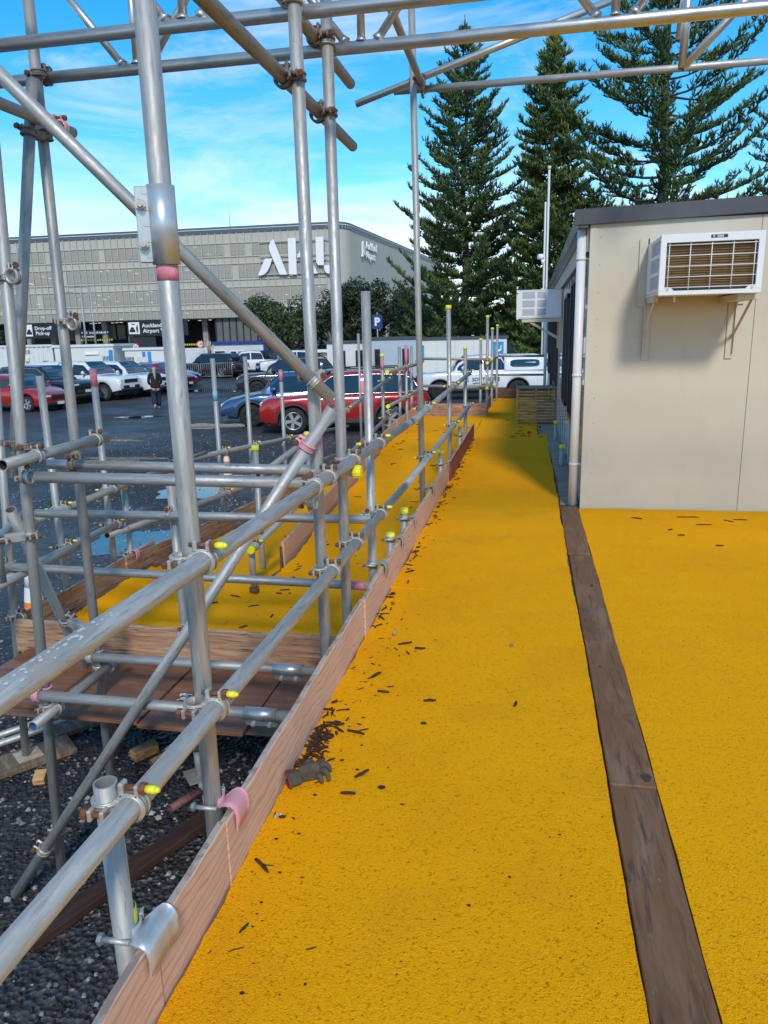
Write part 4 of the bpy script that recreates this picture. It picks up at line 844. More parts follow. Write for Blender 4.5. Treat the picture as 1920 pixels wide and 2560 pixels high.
# ------------------------------------------------------------------ glove and litter on the mat
GLV = mat('grey_work_glove', (.085, .07, .055), .9, var=.3, vscale=24, bump=.4, bscale=160); CUFF = mat('glove_red_cuff', (.20, .035, .03), .8)
def skinned(name, pts, edges, m, parent=None, sub=2, loc=None, rot=None, root=0):
    me = bpy.data.meshes.new(name); me.from_pydata([p[:3] for p in pts], edges, []); o = bpy.data.objects.new(name, me); COL.objects.link(o)
    mo = o.modifiers.new('skin', 'SKIN'); mo.use_smooth_shade = True
    for i, p in enumerate(pts):
        r_ = p[3]; me.skin_vertices[0].data[i].radius = r_ if isinstance(r_, tuple) else (r_, r_)
    me.skin_vertices[0].data[root].use_root = True
    s_ = o.modifiers.new('sub', 'SUBSURF'); s_.levels = sub; s_.render_levels = sub
    dg = bpy.context.evaluated_depsgraph_get(); me2 = bpy.data.meshes.new_from_object(o.evaluated_get(dg)); bpy.data.objects.remove(o); bpy.data.meshes.remove(me)
    me2.materials.clear(); me2.materials.append(m); me2.name = name
    for p in me2.polygons: p.use_smooth = True
    return link(name, me2, parent, loc, rot)
gl = empty('work_glove', (-.692, 2.105, .016), (0, 0, R(35)), 'crumpled grey work glove with dark red cuff lying on the mat', 'glove'); gl.scale = (.85, 1.05, 1.05)
skinned('glove_palm', [(-.045, 0, .018, (.014, .032)), (-.01, .002, .022, (.018, .036)), (.03, .0, .022, (.017, .036)), (.055, -.01, .022, (.014, .03))], [(0, 1), (1, 2), (2, 3)], GLV, gl)
for k, pts in enumerate(([(.04, .022, .026, .013), (.062, .028, .034, .0125), (.078, .020, .026, .011), (.074, .006, .02, .009)], [(.045, .006, .028, .013), (.068, .004, .040, .013), (.086, -.004, .030, .0115), (.088, -.018, .016, .009)],
                         [(.042, -.012, .026, .013), (.058, -.028, .036, .0125), (.066, -.046, .024, .011), (.06, -.06, .012, .009)], [(.03, -.024, .022, .012), (.032, -.048, .028, .012), (.03, -.066, .016, .010)], [(.0, .026, .022, .013), (.02, .046, .032, .0125), (.045, .052, .022, .010)])):
    skinned('glove_finger', pts, [(i, i + 1) for i in range(len(pts) - 1)], GLV, gl)
mb = MB(); rows = []
for (x, s_) in ((-.085, 1.0), (-.065, .95), (-.04, .9)):
    rows.append([mb.addv((x, .042 * s_ * math.cos(t), .020 + .019 * s_ * math.sin(t))) for t in [6.283 * k / 20 for k in range(20)]])
for A, B in zip(rows, rows[1:]):
    for k in range(20): mb.face((A[k], A[(k + 1) % 20], B[(k + 1) % 20], B[k]), True)
cf = obj('cuff', mb, GLV, gl); mb = MB(); mb.path([(-.086, .042 * math.cos(6.283 * k / 24), .020 + .019 * math.sin(6.283 * k / 24)) for k in range(25)], .0045, n=6); obj('cuff_binding', mb, CUFF, cf)
LIT = layered('brown_leaf_litter', (.045, .018, .012), [((.10, .042, .024), 40, (1, 1, 1), .5, .7, 'noise')], rough=.8)
lit = MB(); q = random.Random(77)
def twig(x, y, z, ln, r, a, bend=.15):
    n = 5; pts = []; c = q.uniform(-bend, bend)
    for i in range(n):
        t = i / (n - 1) - .5; pts.append((x + ln * t * math.cos(a) - c * ln * (t * t) * math.sin(a), y + ln * t * math.sin(a) + c * ln * t * t * math.cos(a), z + r * .8 + abs(q.gauss(0, r * .3))))
    lit.path(pts, [r * q.uniform(.55, .9), r, r * q.uniform(.9, 1.2), r, r * q.uniform(.4, .8)], n=5)
def flake(x, y, z, s):
    k = q.randint(5, 7); a0 = q.uniform(0, 6.28); h = s * q.uniform(.15, .5); e = q.uniform(.4, 1)
    ring = [(x + s * q.uniform(.6, 1.2) * math.cos(a0 + 6.283 * i / k), y + s * e * q.uniform(.6, 1.2) * math.sin(a0 + 6.283 * i / k), z + q.uniform(0, h * .5)) for i in range(k)]
    i0 = len(lit.v); [lit.addv(p) for p in ring]; t = lit.addv((x + q.uniform(-.2, .2) * s, y, z + h))
    for i in range(k): lit.face((i0 + i, i0 + (i + 1) % k, t))
MZ = .014
for _ in range(190):                      # the big clump by the board
    y = q.gauss(2.36, .10) if q.random() < .7 else q.gauss(2.2, .05); x = -.748 + abs(q.gauss(0, .034))
    (twig(x, y, MZ + q.uniform(0, .012), q.uniform(.015, .06), q.uniform(.002, .006), q.uniform(0, 6.28)) if q.random() < .6 else flake(x, y, MZ, q.uniform(.004, .014)))
for _ in range(240):                      # scatter along the board
    y = q.choice([q.uniform(1.0, 3.2), q.uniform(2.0, 3.6), q.uniform(3.3, 10.5), q.uniform(5.5, 10.5)]); x = -.742 + abs(q.gauss(0, .11 if y < 4 else .06))
    (twig(x, y, MZ, q.uniform(.012, .04), q.uniform(.0015, .004), q.uniform(0, 6.28)) if q.random() < .35 else flake(x, y, MZ, q.uniform(.002, .008)))
for _ in range(110):                      # right against the board, further on
    y = q.uniform(3.4, 10.4); x = -.738 + abs(q.gauss(0, .022)); twig(x, y, MZ + q.uniform(0, .006), q.uniform(.02, .07), q.uniform(.0025, .005), R(90) + q.gauss(0, .7))
for (x, y, ln, a) in ((-.60, 2.42, .07, -.25), (-.56, 2.75, .05, -.1), (-.62, 2.9, .06, 1.0), (-.36, 2.52, .02, 0), (-.52, 2.16, .06, .9), (-.541, 2.045, .05, .05), (-.55, 3.25, .07, .5), (-.02, 2.72, .04, 1.4), (-.70, 1.68, .07, -.7), (-.36, 2.7, .05, .2), (-.47, 3.2, .05, .1), (1.25, 5.95, .17, .08), (1.32, 5.72, .11, .05), (.86, 5.88, .09, -.6), (1.52, 5.85, .08, -.8), (1.1, 5.4, .05, .2), (1.3, 5.15, .05, .1), (1.05, 5.55, .04, .5), (1.62, 5.9, .1, .0)): twig(x, y, MZ, ln, .0055 if y < 5 else .005, a)
for (x, y, s) in ((-.715, 1.90, .016), (-.725, 1.86, .014), (-.70, 1.80, .009), (-.735, 1.97, .018), (-.44, 2.1, .018), (-.36, 2.02, .008), (-.12, 1.63, .006), (.12, 1.95, .006), (-.02, 1.75, .005)): flake(x, y, MZ, s)
for _ in range(420):                      # small crumbs everywhere
    x = q.uniform(-.74, .27) if q.random() < .6 else q.uniform(.45, 2.6); y = q.uniform(.9, 6.1) if x > .4 else q.choice([q.uniform(.9, 5), q.uniform(.9, 16)])
    flake(x, y, MZ, q.uniform(.0015, .0045))
for _ in range(150):                      # on ramps and landings
    y = q.uniform(3.9, 13.2); x = q.uniform(-1.88, -.9) if q.random() < .7 else q.uniform(-2.9, -2.0); zf = r1f(y) if x > -1.93 else r2f(y)
    if q.random() < .5: x = (-1.88 if x > -1.93 else -2.88) + abs(q.gauss(0, .12))
    (twig(x, y, zf + MZ, q.uniform(.03, .1), q.uniform(.003, .006), q.uniform(0, 6.28)) if q.random() < .5 else flake(x, y, zf + MZ, q.uniform(.006, .02)))
for _ in range(60): x = q.gauss(.05, .16); y = q.uniform(10.5, 16.8); twig(min(x, .2), y, MZ, q.uniform(.03, .1), .005, q.uniform(0, 6.28))
tag(obj('leaf_litter', lit, LIT), 'dark brown twigs and bark crumbs scattered on the yellow mats', 'leaf litter', kind='stuff')
splat(-.722, 1.895, MZ + .012, 4, .008, .006, 5, WPAINT, 'white_dropping', None)
tag(bpy.data.objects['white_dropping'], 'tiny white dropping on the litter by the toe board', 'dropping')
for (x, y, s, m, lb) in ((-.05, 3.28, .010, STONE, 'small grey pebble on the mat near the middle'), (-.62, 3.35, .011, STONE, 'small pebble beside the pink toe board')):
    mb = MB(); mb.path([(0, 0, 0), (0, 0, s * .6), (.002, 0, s * 1.4), (.002, 0, s * 1.9)], [s * .6, s, s * .8, s * .2], n=7); tag(obj('pebble', mb, m, loc=(x, y, MZ)), lb, 'pebble', 'pebbles')

# ------------------------------------------------------------------ cars
TYRE = mat('tyre_rubber', (.018, .018, .019), .85); RIM = mat('alloy_rim', (.45, .46, .48), .35, .7); RIMD = mat('dark_rim', (.03, .03, .033), .35, .4)
CGLASS = mat('car_glass', (.015, .022, .028), .03, spec=.9); WSCREEN = mat('windscreen_glass', (.015, .022, .028), .03, spec=.9); WSCREEN.node_tree.nodes['Principled BSDF'].inputs['IOR'].default_value = 2.2; LAMP = mat('headlamp', (.62, .64, .66), .08, spec=.8); REDL = mat('tail_lamp', (.35, .01, .012), .15)
CHROME = mat('chrome_trim', (.62, .63, .64), .2, .8); PLATE = mat('number_plate', (.7, .7, .68), .5); CLAD = mat('grey_cladding', (.035, .036, .038), .65)
def paint(name, c, metal=.25): return mat('paint_' + name, c, .28, metal, var=.05, vscale=2, coat=1.)
WHP = paint('white', (.72, .73, .74), 0.); REDP = paint('red', (.42, .012, .014)); BLUP = paint('steel_blue', (.045, .10, .22), .5); DGP = paint('charcoal', (.035, .038, .042), .5); NAVY = paint('blue', (.02, .06, .26), .4); YELP = paint('yellow', (.80, .42, .01), 0.); SILV = paint('silver', (.42, .44, .46), .6); BLK = paint('black', (.012, .013, .015), .2); CRIM = paint('crimson', (.34, .01, .03))
def lerp_tab(tab, x):
    if x <= tab[0][0]: return tab[0][1]
    for (a, b), (c, d) in zip(tab, tab[1:]):
        if x <= c:
            t = (x - a) / (c - a) if c > a else 1; t = t * t * (3 - 2 * t) * .6 + t * .4; return b + (d - b) * t
    return tab[-1][1]
wheel_cache = {}
def wheel_meshes(r, wd, style):
    k = (r, wd, style)
    if k in wheel_cache: return wheel_cache[k]
    mb = MB(); prof = [(r * .66, -wd / 2), (r * .94, -wd / 2), (r, -wd * .36), (r, wd * .36), (r * .94, wd / 2), (r * .66, wd / 2 * .95)]; n = 28; rows = []
    for rad, y in prof: rows.append([mb.addv((rad * math.cos(6.2832 * i / n), y, rad * math.sin(6.2832 * i / n))) for i in range(n)])
    for A, B in zip(rows, rows[1:]):
        for i in range(n): mb.face((A[i], B[i], B[(i + 1) % n], A[(i + 1) % n]), True)
    tyre = mb.mesh('tyre', TYRE)
    d = MB(); d.cyl((0, wd * .10, 0), (0, wd * .14, 0), r * .64, n=24); dish = d.mesh('dish', RIMD if style != 'steel' else RIM)
    s = MB(); s.ring((0, wd * .30, 0), (0, 1, 0), r * .60, r * .68, wd * .34, n=28); s.cyl((0, wd * .2, 0), (0, wd * .44, 0), r * .13, n=12)
    ns = 5 if style in ('alloy', 'dark') else 10
    for i in range(ns):
        a = 6.2832 * i / ns; Mr = Matrix.Rotation(-a, 3, 'Y'); wdt = r * (.17 if ns == 5 else .08)
        s.prism([(r * .1, -wdt * .55), (r * .62, -wdt * 1.25), (r * .62, wdt * .5), (r * .1, wdt * .55)], lambda p, q_, t: Mr @ Vector((p, t, q_)), wd * .25, wd * .40)
    rim = s.mesh('rim', RIMD if style == 'dark' else RIM)
    wheel_cache[k] = (tyre, dish, rim); return wheel_cache[k]
KINDS = {  # L, W, H, wheelbase, wheel r, front overhang, belt z, nose z, hood z, then greenhouse x from the nose: base front, top front, top rear, base rear ; tail z
    'suv': dict(L=4.75, W=1.90, H=1.72, wb=2.74, r=.375, fo=.93, belt=1.07, nose=.92, hood=1.07, g=(1.30, 2.05, 4.20, 4.62), tail=1.02, sill=.30),
    'wagon': dict(L=4.56, W=1.80, H=1.66, wb=2.61, r=.345, fo=.92, belt=1.00, nose=.74, hood=.98, g=(1.22, 1.95, 4.10, 4.48), tail=1.0, sill=.30),
    'hatch': dict(L=4.25, W=1.78, H=1.47, wb=2.62, r=.315, fo=.88, belt=.92, nose=.66, hood=.90, g=(1.05, 1.85, 3.65, 4.18), tail=.95, sill=.22),
    'sedan': dict(L=4.55, W=1.80, H=1.46, wb=2.70, r=.32, fo=.90, belt=.92, nose=.66, hood=.90, g=(1.12, 1.95, 3.35, 4.05), tail=.98, sill=.22),
    'ute': dict(L=5.30, W=1.87, H=1.80, wb=3.20, r=.385, fo=.90, belt=1.16, nose=.98, hood=1.14, g=(1.40, 2.08, 3.42, 3.66), tail=1.14, sill=.40)}
def car(kind, front_wheel, heading, near_side, paintm, label, rim='alloy', canopy=False, chrome=False, clad=False, rails=False, group='cars in the car park', plate=True, arch=True, stripe=None):
    """front_wheel: ground point (x,y) of the front wheel on near_side (+1 left, -1 right); heading in degrees"""
    k = KINDS[kind]; Lc, W, H, wb, r, fo, belt = k['L'], k['W'], k['H'], k['wb'], k['r'], k['fo'], k['belt']; hw0 = W / 2; th = R(heading)
    xf = Lc / 2 - fo; xr_ = xf - wb
    ox = front_wheel[0] - (math.cos(th) * xf - math.sin(th) * near_side * (hw0 - .12)); oy = front_wheel[1] - (math.sin(th) * xf + math.cos(th) * near_side * (hw0 - .12))
    e = empty('pickup_truck' if kind == 'ute' else 'parked_car', (ox, oy, G), (0, 0, th), label, 'pickup' if kind == 'ute' else 'car', group)
    N = lambda d: Lc / 2 - d                     # distance from the nose -> local x
    gb, gt, rt, rb = k['g']
    ztab = [(0, k['nose'] - .10), (.06, k['nose']), (.30, k['nose'] + .10), (gb * .75, k['hood'] - .02), (gb, belt), (rb, belt), (Lc - .12, k['tail'] + (.0 if kind != 'sedan' else .02)), (Lc, k['tail'] - .14)]
    ztop = lambda x: lerp_tab(ztab, Lc / 2 - x)
    def hw(x):
        d = Lc / 2 - abs(x); t = max(0, 1 - d / .75); return hw0 * (1 - .17 * t ** 2.4)
    ra = r + .065
    def zbot(x):
        z = k['sill'] + (.10 * max(0, 1 - (Lc / 2 - abs(x)) / .5)) * (1 if kind != 'hatch' else .4)
        for xc in (xf, xr_):
            d = abs(x - xc)
            if d < ra: z = max(z, r + math.sqrt(ra * ra - d * d))
        return z
    xs = sorted(set([Lc / 2 - Lc * i / 44 for i in range(45)] + [xc + ra * math.cos(math.pi * i / 14) * .999 for xc in (xf, xr_) for i in range(15)] + [xc + s * (ra + .002) for xc in (xf, xr_) for s in (-1, 1)] + [Lc / 2 - d for d in (.02, .06, .12)] + [-Lc / 2 + d for d in (.03, .08)]))
    def ring(x, off=0.):
        z0 = zbot(x); zt = ztop(x); h = hw(x) + off; zs = min(zt - .05, belt - .05); zs = max(zs, z0 + .03); zt = max(zt, zs + .02)
        return [(h * .955, z0), (h * .99, z0 + .22 * (zs - z0)), (h, z0 + .55 * (zs - z0)), (h * .988, z0 + .86 * (zs - z0)), (h * .96, zs + .01), (h * .90, zt - .006), (h * .55, zt + .02), (0, zt + .028)]
    b = MB(); rows = []
    for x in xs:
        rg = ring(x); rows.append([b.addv((x, y, z)) for y, z in rg] + [b.addv((x, -y, z)) for y, z in rg[-2::-1]])
    m_ = len(rows[0])
    for A, B in zip(rows, rows[1:]):
        for i in range(m_ - 1): b.face((A[i], A[i + 1], B[i + 1], B[i]), True)
    b.face(rows[0]); b.face(rows[-1][::-1]); obj('body', b, paintm, e)
    ub = MB(); ub.box((0, 0, .46), (Lc - .4, W - .36, .42)); obj('underbody', ub, BLACK, e)
    for xc in (xf, xr_):
        for s in (-1, 1):
            wl_ = MB(); wl_.ring((xc, s * (hw0 - .25), r), (0, 1, 0), ra - .005, ra + .01, .44, n=24, a0=-.25, a1=math.pi + .25, ref=(1, 0, 0)) if 0 else wl_.cyl((xc, s * (hw0 - .42), r), (xc, s * (hw0 - .40), r), ra, n=20); obj('wheel_well', wl_, BLACK, e)
    # greenhouse
    def zroof(x):
        d = Lc / 2 - x
        return lerp_tab([(gb, belt - .02), (gb + (gt - gb) * .5, belt + (H - belt) * .56), (gt, H - .055), ((gt + rt) / 2, H - .02), (rt, H - .06), (rt + (rb - rt) * .5, belt + (H - belt) * .55), (rb, belt - .02)], d)
    tum = .30
    def ghw(x, z): return hw(x) * .915 - max(0, z - belt) * tum - .006
    gx = [N(gb + (rb - gb) * i / 40) for i in range(41)]; g = MB(); rows = []
    for x in gx:
        zr = zroof(x); rows.append([g.addv((x, s * y, z)) for s, seq in ((1, 0), (-1, 1)) for y, z in ([(ghw(x, belt - .03), belt - .03), (ghw(x, belt + (zr - belt) * .55), belt + (zr - belt) * .55), (ghw(x, zr - .05) , zr - .05 if zr - .05 > belt else zr - .01), (ghw(x, zr) - .07, zr), (ghw(x, zr) * .5, zr + .022)] if seq == 0 else [(ghw(x, zr) * .5, zr + .022), (ghw(x, zr) - .07, zr), (ghw(x, zr - .05), zr - .05 if zr - .05 > belt else zr - .01), (ghw(x, belt + (zr - belt) * .55), belt + (zr - belt) * .55), (ghw(x, belt - .03), belt - .03)])])
    for A, B in zip(rows, rows[1:]):
        for i in range(9): g.face((A[i], B[i], B[i + 1], A[i + 1]), True)
    obj('cabin', g, paintm, e)
    # side windows
    cuts = {'suv': [(.10, .47), (.50, .79), (.815, .965)], 'wagon': [(.10, .45), (.48, .77), (.80, .95)], 'hatch': [(.12, .52), (.55, .86)], 'sedan': [(.12, .52), (.55, .86)], 'ute': [(.10, .55), (.58, .95)]}[kind]
    for s in (-1, 1):
        for a, c in cuts:
            wmb = MB(); nn = 12; cols = []
            for i in range(nn + 1):
                x = N(gb + (rb - gb) * (a + (c - a) * i / nn)); zt = zroof(x) - .105; zb = belt + .035
                if zt < zb + .01: zt = zb + .01
                cols.append([wmb.addv((x, s * (ghw(x, zb + (zt - zb) * t) + .010), zb + (zt - zb) * t)) for t in (0, .5, 1)])
            for A, B in zip(cols, cols[1:]):
                for i in range(2): wmb.face((A[i], B[i], B[i + 1], A[i + 1]) if s > 0 else (A[i], A[i + 1], B[i + 1], B[i]), True)
            obj('side_window', wmb, CGLASS, e)
        if chrome:
            c_ = MB(); pts = []
            a, c = cuts[0][0], cuts[-1][1]
            for i in range(15): x = N(gb + (rb - gb) * (a + (c - a) * i / 14)); pts.append((x, s * (ghw(x, belt + .02) + .014), belt + .02))
            for i in range(14, -1, -1): x = N(gb + (rb - gb) * (a + (c - a) * i / 14)); z = max(zroof(x) - .09, belt + .04); pts.append((x, s * (ghw(x, z) + .014), z))
            pts.append(pts[0]); c_.path(pts, .014, n=5); obj('window_trim', c_, CHROME, e)
    for d0, d1, nm in ((gb + .05, gt - .02, 'windscreen'), (rb - .04, rt + .04, 'rear_window')):
        wmb = MB(); wmb.grid(lambda u, v: (N(d0 + (d1 - d0) * u), (2 * v - 1) * (ghw(N(d0 + (d1 - d0) * u), zroof(N(d0 + (d1 - d0) * u))) - .10), zroof(N(d0 + (d1 - d0) * u)) + .036 + .012 * (1 - abs(2 * v - 1))), 24, 8); obj(nm, wmb, WSCREEN if nm == 'windscreen' else CGLASS, e)
    # wheels
    ty, di, ri = wheel_meshes(r, .235, rim)
    for xc in (xf, xr_):
        for s in (-1, 1):
            wh = link('wheel', ty, e, (xc, s * (hw0 - .135), r), (0, 0, 0 if s > 0 else math.pi)); link('dish', di, wh); link('rim', ri, wh)
            if arch and (clad or kind in ('suv', 'wagon', 'ute')):
                ar = MB(); pts = []
                for i in range(19): a = -.12 + (math.pi + .24) * i / 18; x = xc + (ra + .02) * math.cos(a); pts.append((x, s * (hw(x) * .99 + .004), r + (ra + .02) * math.sin(a)))
                ar.path(pts, .032, n=6); obj('arch_trim', ar, CLAD if clad else (BLACK if kind == 'ute' else paintm), e)
    for s in (-1, 1):
        mi = MB(); xm = N(gb + .42); y = hw(xm) * .93; mi.path([(xm, s * y, belt + .05), (xm - .02, s * (y + .09), belt + .10)], .022, n=6); mi.path([(xm + .04, s * (y + .16), belt + .13), (xm - .02, s * (y + .17), belt + .135), (xm - .09, s * (y + .16), belt + .13)], [.05, .095, .07], n=10); obj('mirror', mi, BLACK if kind == 'ute' and 0 else paintm, e)
        for d in (.46, .80):
            hx = N(gb + (rb - gb) * d); hd = MB(); hd.box((hx, s * (hw(hx) * .99 + .006), belt - .13), (.2, .03, .035), bev=.01); obj('door_handle', hd, BLACK if chrome else paintm, e)
        for d in (.13, .50, .84):                        # door shut lines
            hx = N(gb + (rb - gb) * d); dl = MB(); pts = [(hx, s * (y_ + .002), z_) for y_, z_ in ring(hx)[:5]]
            dl.path([p for p in pts if p[2] > k['sill'] + .08], .0055, n=4); obj('door_seam', dl, BLACK, e)
        sk = MB(); sk.box(((xf + xr_) / 2, s * (hw0 - .03), k['sill'] + .03), (wb - 2 * ra - .02, .07, .12), bev=.02); obj('side_skirt', sk, CLAD, e)
        hl = MB(); nz = k['nose']
        hl.grid(lambda u, v: (N(.035 + .40 * u), s * (hw(N(.035 + .40 * u)) * (.965 - .05 * v) + .012), nz - .055 + .085 * u * .7 + (.09 - .045 * u) * (v - .5)), 8, 3, flip=(s > 0)); hl.box((N(.03), s * hw0 * .62, nz - .06), (.05, .30, .09), bev=.02); obj('headlight', hl, LAMP, e)
        tl = MB(); tl.box((-Lc / 2 + .06, s * (hw0 * .80), belt - .12), (.12, .14, .26), bev=.03); obj('tail_light', tl, REDL, e)
    gr = MB(); gr.box((N(.0), 0, k['nose'] - .10), (.05, W * .50, .17), bev=.02); gr.box((N(-.005), 0, k['nose'] - .36), (.06, W * .62, .13), bev=.03); obj('grille', gr, BLACK, e)
    bp = MB(); bp.box((N(.05), 0, k['sill'] + .10), (.16, W * .80, .13), bev=.04); obj('front_bumper', bp, CLAD, e)
    bp = MB(); bp.box((-Lc / 2 + .05, 0, k['sill'] + .16), (.16, W * .80, .16), bev=.04); obj('rear_bumper', bp, CLAD if kind != 'ute' else CHROME, e)
    pl = MB(); pl.box((N(-.035), 0, k['nose'] - .34), (.012, .36, .12)); obj('number_plate', pl, PLATE, e)
    if rails:
        for s in (-1, 1):
            rl = MB(); rl.path([(N(gt + .15), s * (ghw(0, H) - .05), H - .02), (N(gt + .3), s * (ghw(0, H) - .05), H + .05), (N(rt - .2), s * (ghw(0, H) - .05), H + .05), (N(rt), s * (ghw(0, H) - .05), H - .02)], .02, n=6); obj('roof_rail', rl, BLACK, e)
    if kind == 'ute':
        if canopy:
            cn = MB(); x0, x1 = N(rb - .12), -Lc / 2 + .05; z1 = H - .02
            def sec(x):
                t = max(0, 1 - (x - x1) / .35); zt = z1 - .10 * t
                return [(hw0 * .93, belt), (hw0 * .90, belt + (zt - belt) * .5), (hw0 * .82, zt - .10), (hw0 * .70, zt), (0, zt + .03)]
            rows = []
            for i in range(13):
                x = x0 + (x1 - x0) * i / 12; sg = sec(x); rows.append([cn.addv((x, y, z)) for y, z in sg] + [cn.addv((x, -y, z)) for y, z in sg[-2::-1]])
            for A, B in zip(rows, rows[1:]):
                for i in range(len(A) - 1): cn.face((A[i], B[i], B[i + 1], A[i + 1]), True)
            cn.face(rows[0]); cn.face(rows[-1][::-1]); cno = obj('canopy', cn, paintm, e)
            for s in (-1, 1):
                wn_ = MB(); pts = []
                for i in range(24):
                    a = 6.2832 * i / 24; cx_ = (x0 + x1) / 2 + .02; px_ = cx_ + .60 * abs(math.cos(a)) ** .45 * (1 if math.cos(a) > 0 else -1); v = .5 + .36 * abs(math.sin(a)) ** .55 * (1 if math.sin(a) > 0 else -1); z = belt + .07 + (z1 - belt - .2) * v; t = (z - belt) / (z1 - belt); y = hw0 * (.93 - .06 * t - max(0, t - .5) * .14) + .012; pts.append((px_, s * y, z))
                wn_.poly(pts if s > 0 else pts[::-1]); obj('canopy_window', wn_, CGLASS, cno)
        else:
            tr = MB(); tr.box(((N(rb + .03) - Lc / 2 + .1) / 2, 0, belt + .035), (Lc - rb - .2, W * .80, .012)); obj('tray_cover', tr, BLACK, e)
            sb = MB(); sb.path([(N(rb + .15), hw0 * .8, belt), (N(rb + .1), hw0 * .7, H - .12), (N(rb + .1), -hw0 * .7, H - .12), (N(rb + .15), -hw0 * .8, belt)], .035, n=8); obj('sports_bar', sb, BLACK, e)
    return e, k
SBT = mat('sign_black', (.012, .013, .015), .4); TEAL = mat('teal_logo', (.03, .28, .22), .4); LBLUE = mat('light_blue_logo', (.02, .30, .62), .4)
def door_text(e, k, side, items):
    """items: (text, x from nose, z, size, material)"""
    hw0 = k['W'] / 2; Lc = k['L']
    for tx, d, z, s, m in items:
        me = text_mesh(tx, s, m, .003, 1.05, s * .02); o = link('lettering', me, e); x = Lc / 2 - d
        o.matrix_local = frame_M((x, side * (hw0 + .012), z), (-side, 0, 0), (0, 0, 1))
# left row, facing right
car('hatch', (-19.65, 26.7), -10, -1, REDP, 'red hatchback at the left edge, nose pointing right', group='cars parked in the left row')
car('suv', (-20.3, 29.6), -10, -1, DGP, 'dark charcoal crossover behind the red hatchback', chrome=True, clad=True, group='cars parked in the left row')
e_, k_ = car('ute', (-19.3, 31.7), -9, -1, WHP, 'white double cab pickup with canopy in the left row', 'steel', canopy=True, group='cars parked in the left row')
door_text(e_, k_, -1, [('SOUTHBASE', 3.35, .78, .20, SBT), ('S', 3.55, .78, .22, TEAL)])
car('suv', (-19.0, 34.0), -9, -1, WHP, 'white crossover between the pickup and the blue hatchback', clad=True, group='cars parked in the left row')
car('hatch', (-19.5, 36.4), -9, -1, NAVY, 'bright blue hatchback beside the white crossover', group='cars parked in the left row')
car('sedan', (-19.7, 38.9), -9, -1, CRIM, 'red sedan just left of the walking woman', group='cars parked in the left row')
car('sedan', (-20.6, 41.4), -9, -1, NAVY, 'dark blue sedan behind the walking woman', group='cars parked in the left row')
car('sedan', (-27.5, 43.0), -9, -1, SILV, 'silver car glimpsed between white cabin and red sedan', group='cars parked in the left row')
car('suv', (-24.0, 50.5), 172, 1, BLK, 'black four wheel drive parked behind the crowd barrier', group='cars parked at the back'); car('ute', (-22.3, 53.5), 176, 1, BLK, 'black pickup beyond the barrier beside the pampas grass', canopy=True, group='cars parked at the back')
e_, k_ = car('ute', (-21.4, 51.3), 205, 1, WHP, 'white pickup with blue and black monogram on its door', group='cars parked at the back')
door_text(e_, k_, 1, [('B', 2.02, .66, .46, LBLUE), ('R', 2.30, .64, .46, SBT)])
sp_ = MB(); sp_.prism([(2.75, .42), (3.55, .42), (3.95, .55), (4.1, 1.0), (3.75, .78), (3.45, .84), (3.1, .58)], lambda a, b_, t: (k_['L'] / 2 - a, t, b_), k_['W'] / 2 + .002, k_['W'] / 2 + .010); obj('blue_swoosh', sp_, LBLUE, e_)
sp_ = MB(); sp_.prism([(3.98, .55), (4.2, .62), (4.3, 1.1), (4.12, .98)], lambda a, b_, t: (k_['L'] / 2 - a, t, b_), k_['W'] / 2 + .002, k_['W'] / 2 + .010); obj('black_swoosh', sp_, SBT, e_)
car('ute', (-17.6, 50.6), 214, 1, WHP, 'white pickup partly behind the diagonal brace', group='cars parked at the back', canopy=True); car('ute', (-16.0, 53.0), 212, 1, WHP, 'white pickup behind the other white pickup', group='cars parked at the back')
car('hatch', (-14.9, 46.9), 205, 1, YELP, 'yellow car behind the diagonal brace', group='cars parked at the back')
car('suv', (-12.4, 33.2), 197, 1, DGP, 'dark grey four wheel drive behind the blue wagon', 'dark', rails=True, clad=True, group='cars parked at the back')
car('wagon', (-8.37, 21.75), 196, 1, BLUP, 'steel blue wagon with black wheels left of the red car', 'dark', rails=True, clad=True, group='cars near the ramp')
car('suv', (-6.45, 20.0), 195.5, 1, REDP, 'bright red seven seat car parked nearest the ramp', 'alloy', chrome=True, clad=True, rails=True, group='cars near the ramp')
e_, k_ = car('ute', (-3.55, 30.6), 191, 1, WHP, 'white pickup with canopy in front of the white cabin', 'dark', canopy=True, group='cars near the ramp')
door_text(e_, k_, 1, [('S', 1.98, .74, .24, TEAL), ('SOUTHBASE', 2.22, .76, .20, SBT), ('CONSTRUCTION', 2.24, .65, .075, SBT)])
car('suv', (-11.2, 11.2), 100, -1, WHP, 'white car at the left edge behind the frame posts', 'dark', clad=True, group='cars near the ramp')
car('hatch', (-9.2, 27.2), 196, 1, paint('orange_red', (.70, .06, .015), 0.), 'orange red car roof glimpsed above the red car', group='cars near the ramp')

# ------------------------------------------------------------------ walking woman
SKIN = mat('skin', (.52, .30, .21), .6); JKT = mat('black_top', (.010, .010, .014), .85, bump=.3, bscale=30); TRS = mat('navy_trousers', (.012, .018, .045), .85, bump=.3, bscale=20); HAIR = mat('blonde_hair', (.44, .30, .15), .7, var=.25, vscale=40, stretch=(6, 6, 1)); SHOE = mat('tan_shoe', (.42, .19, .12), .7)
wo = empty('person', (-14.6, 27.65, G), (0, 0, R(30)), 'woman with blonde ponytail in black top and navy trousers walking away', 'person')
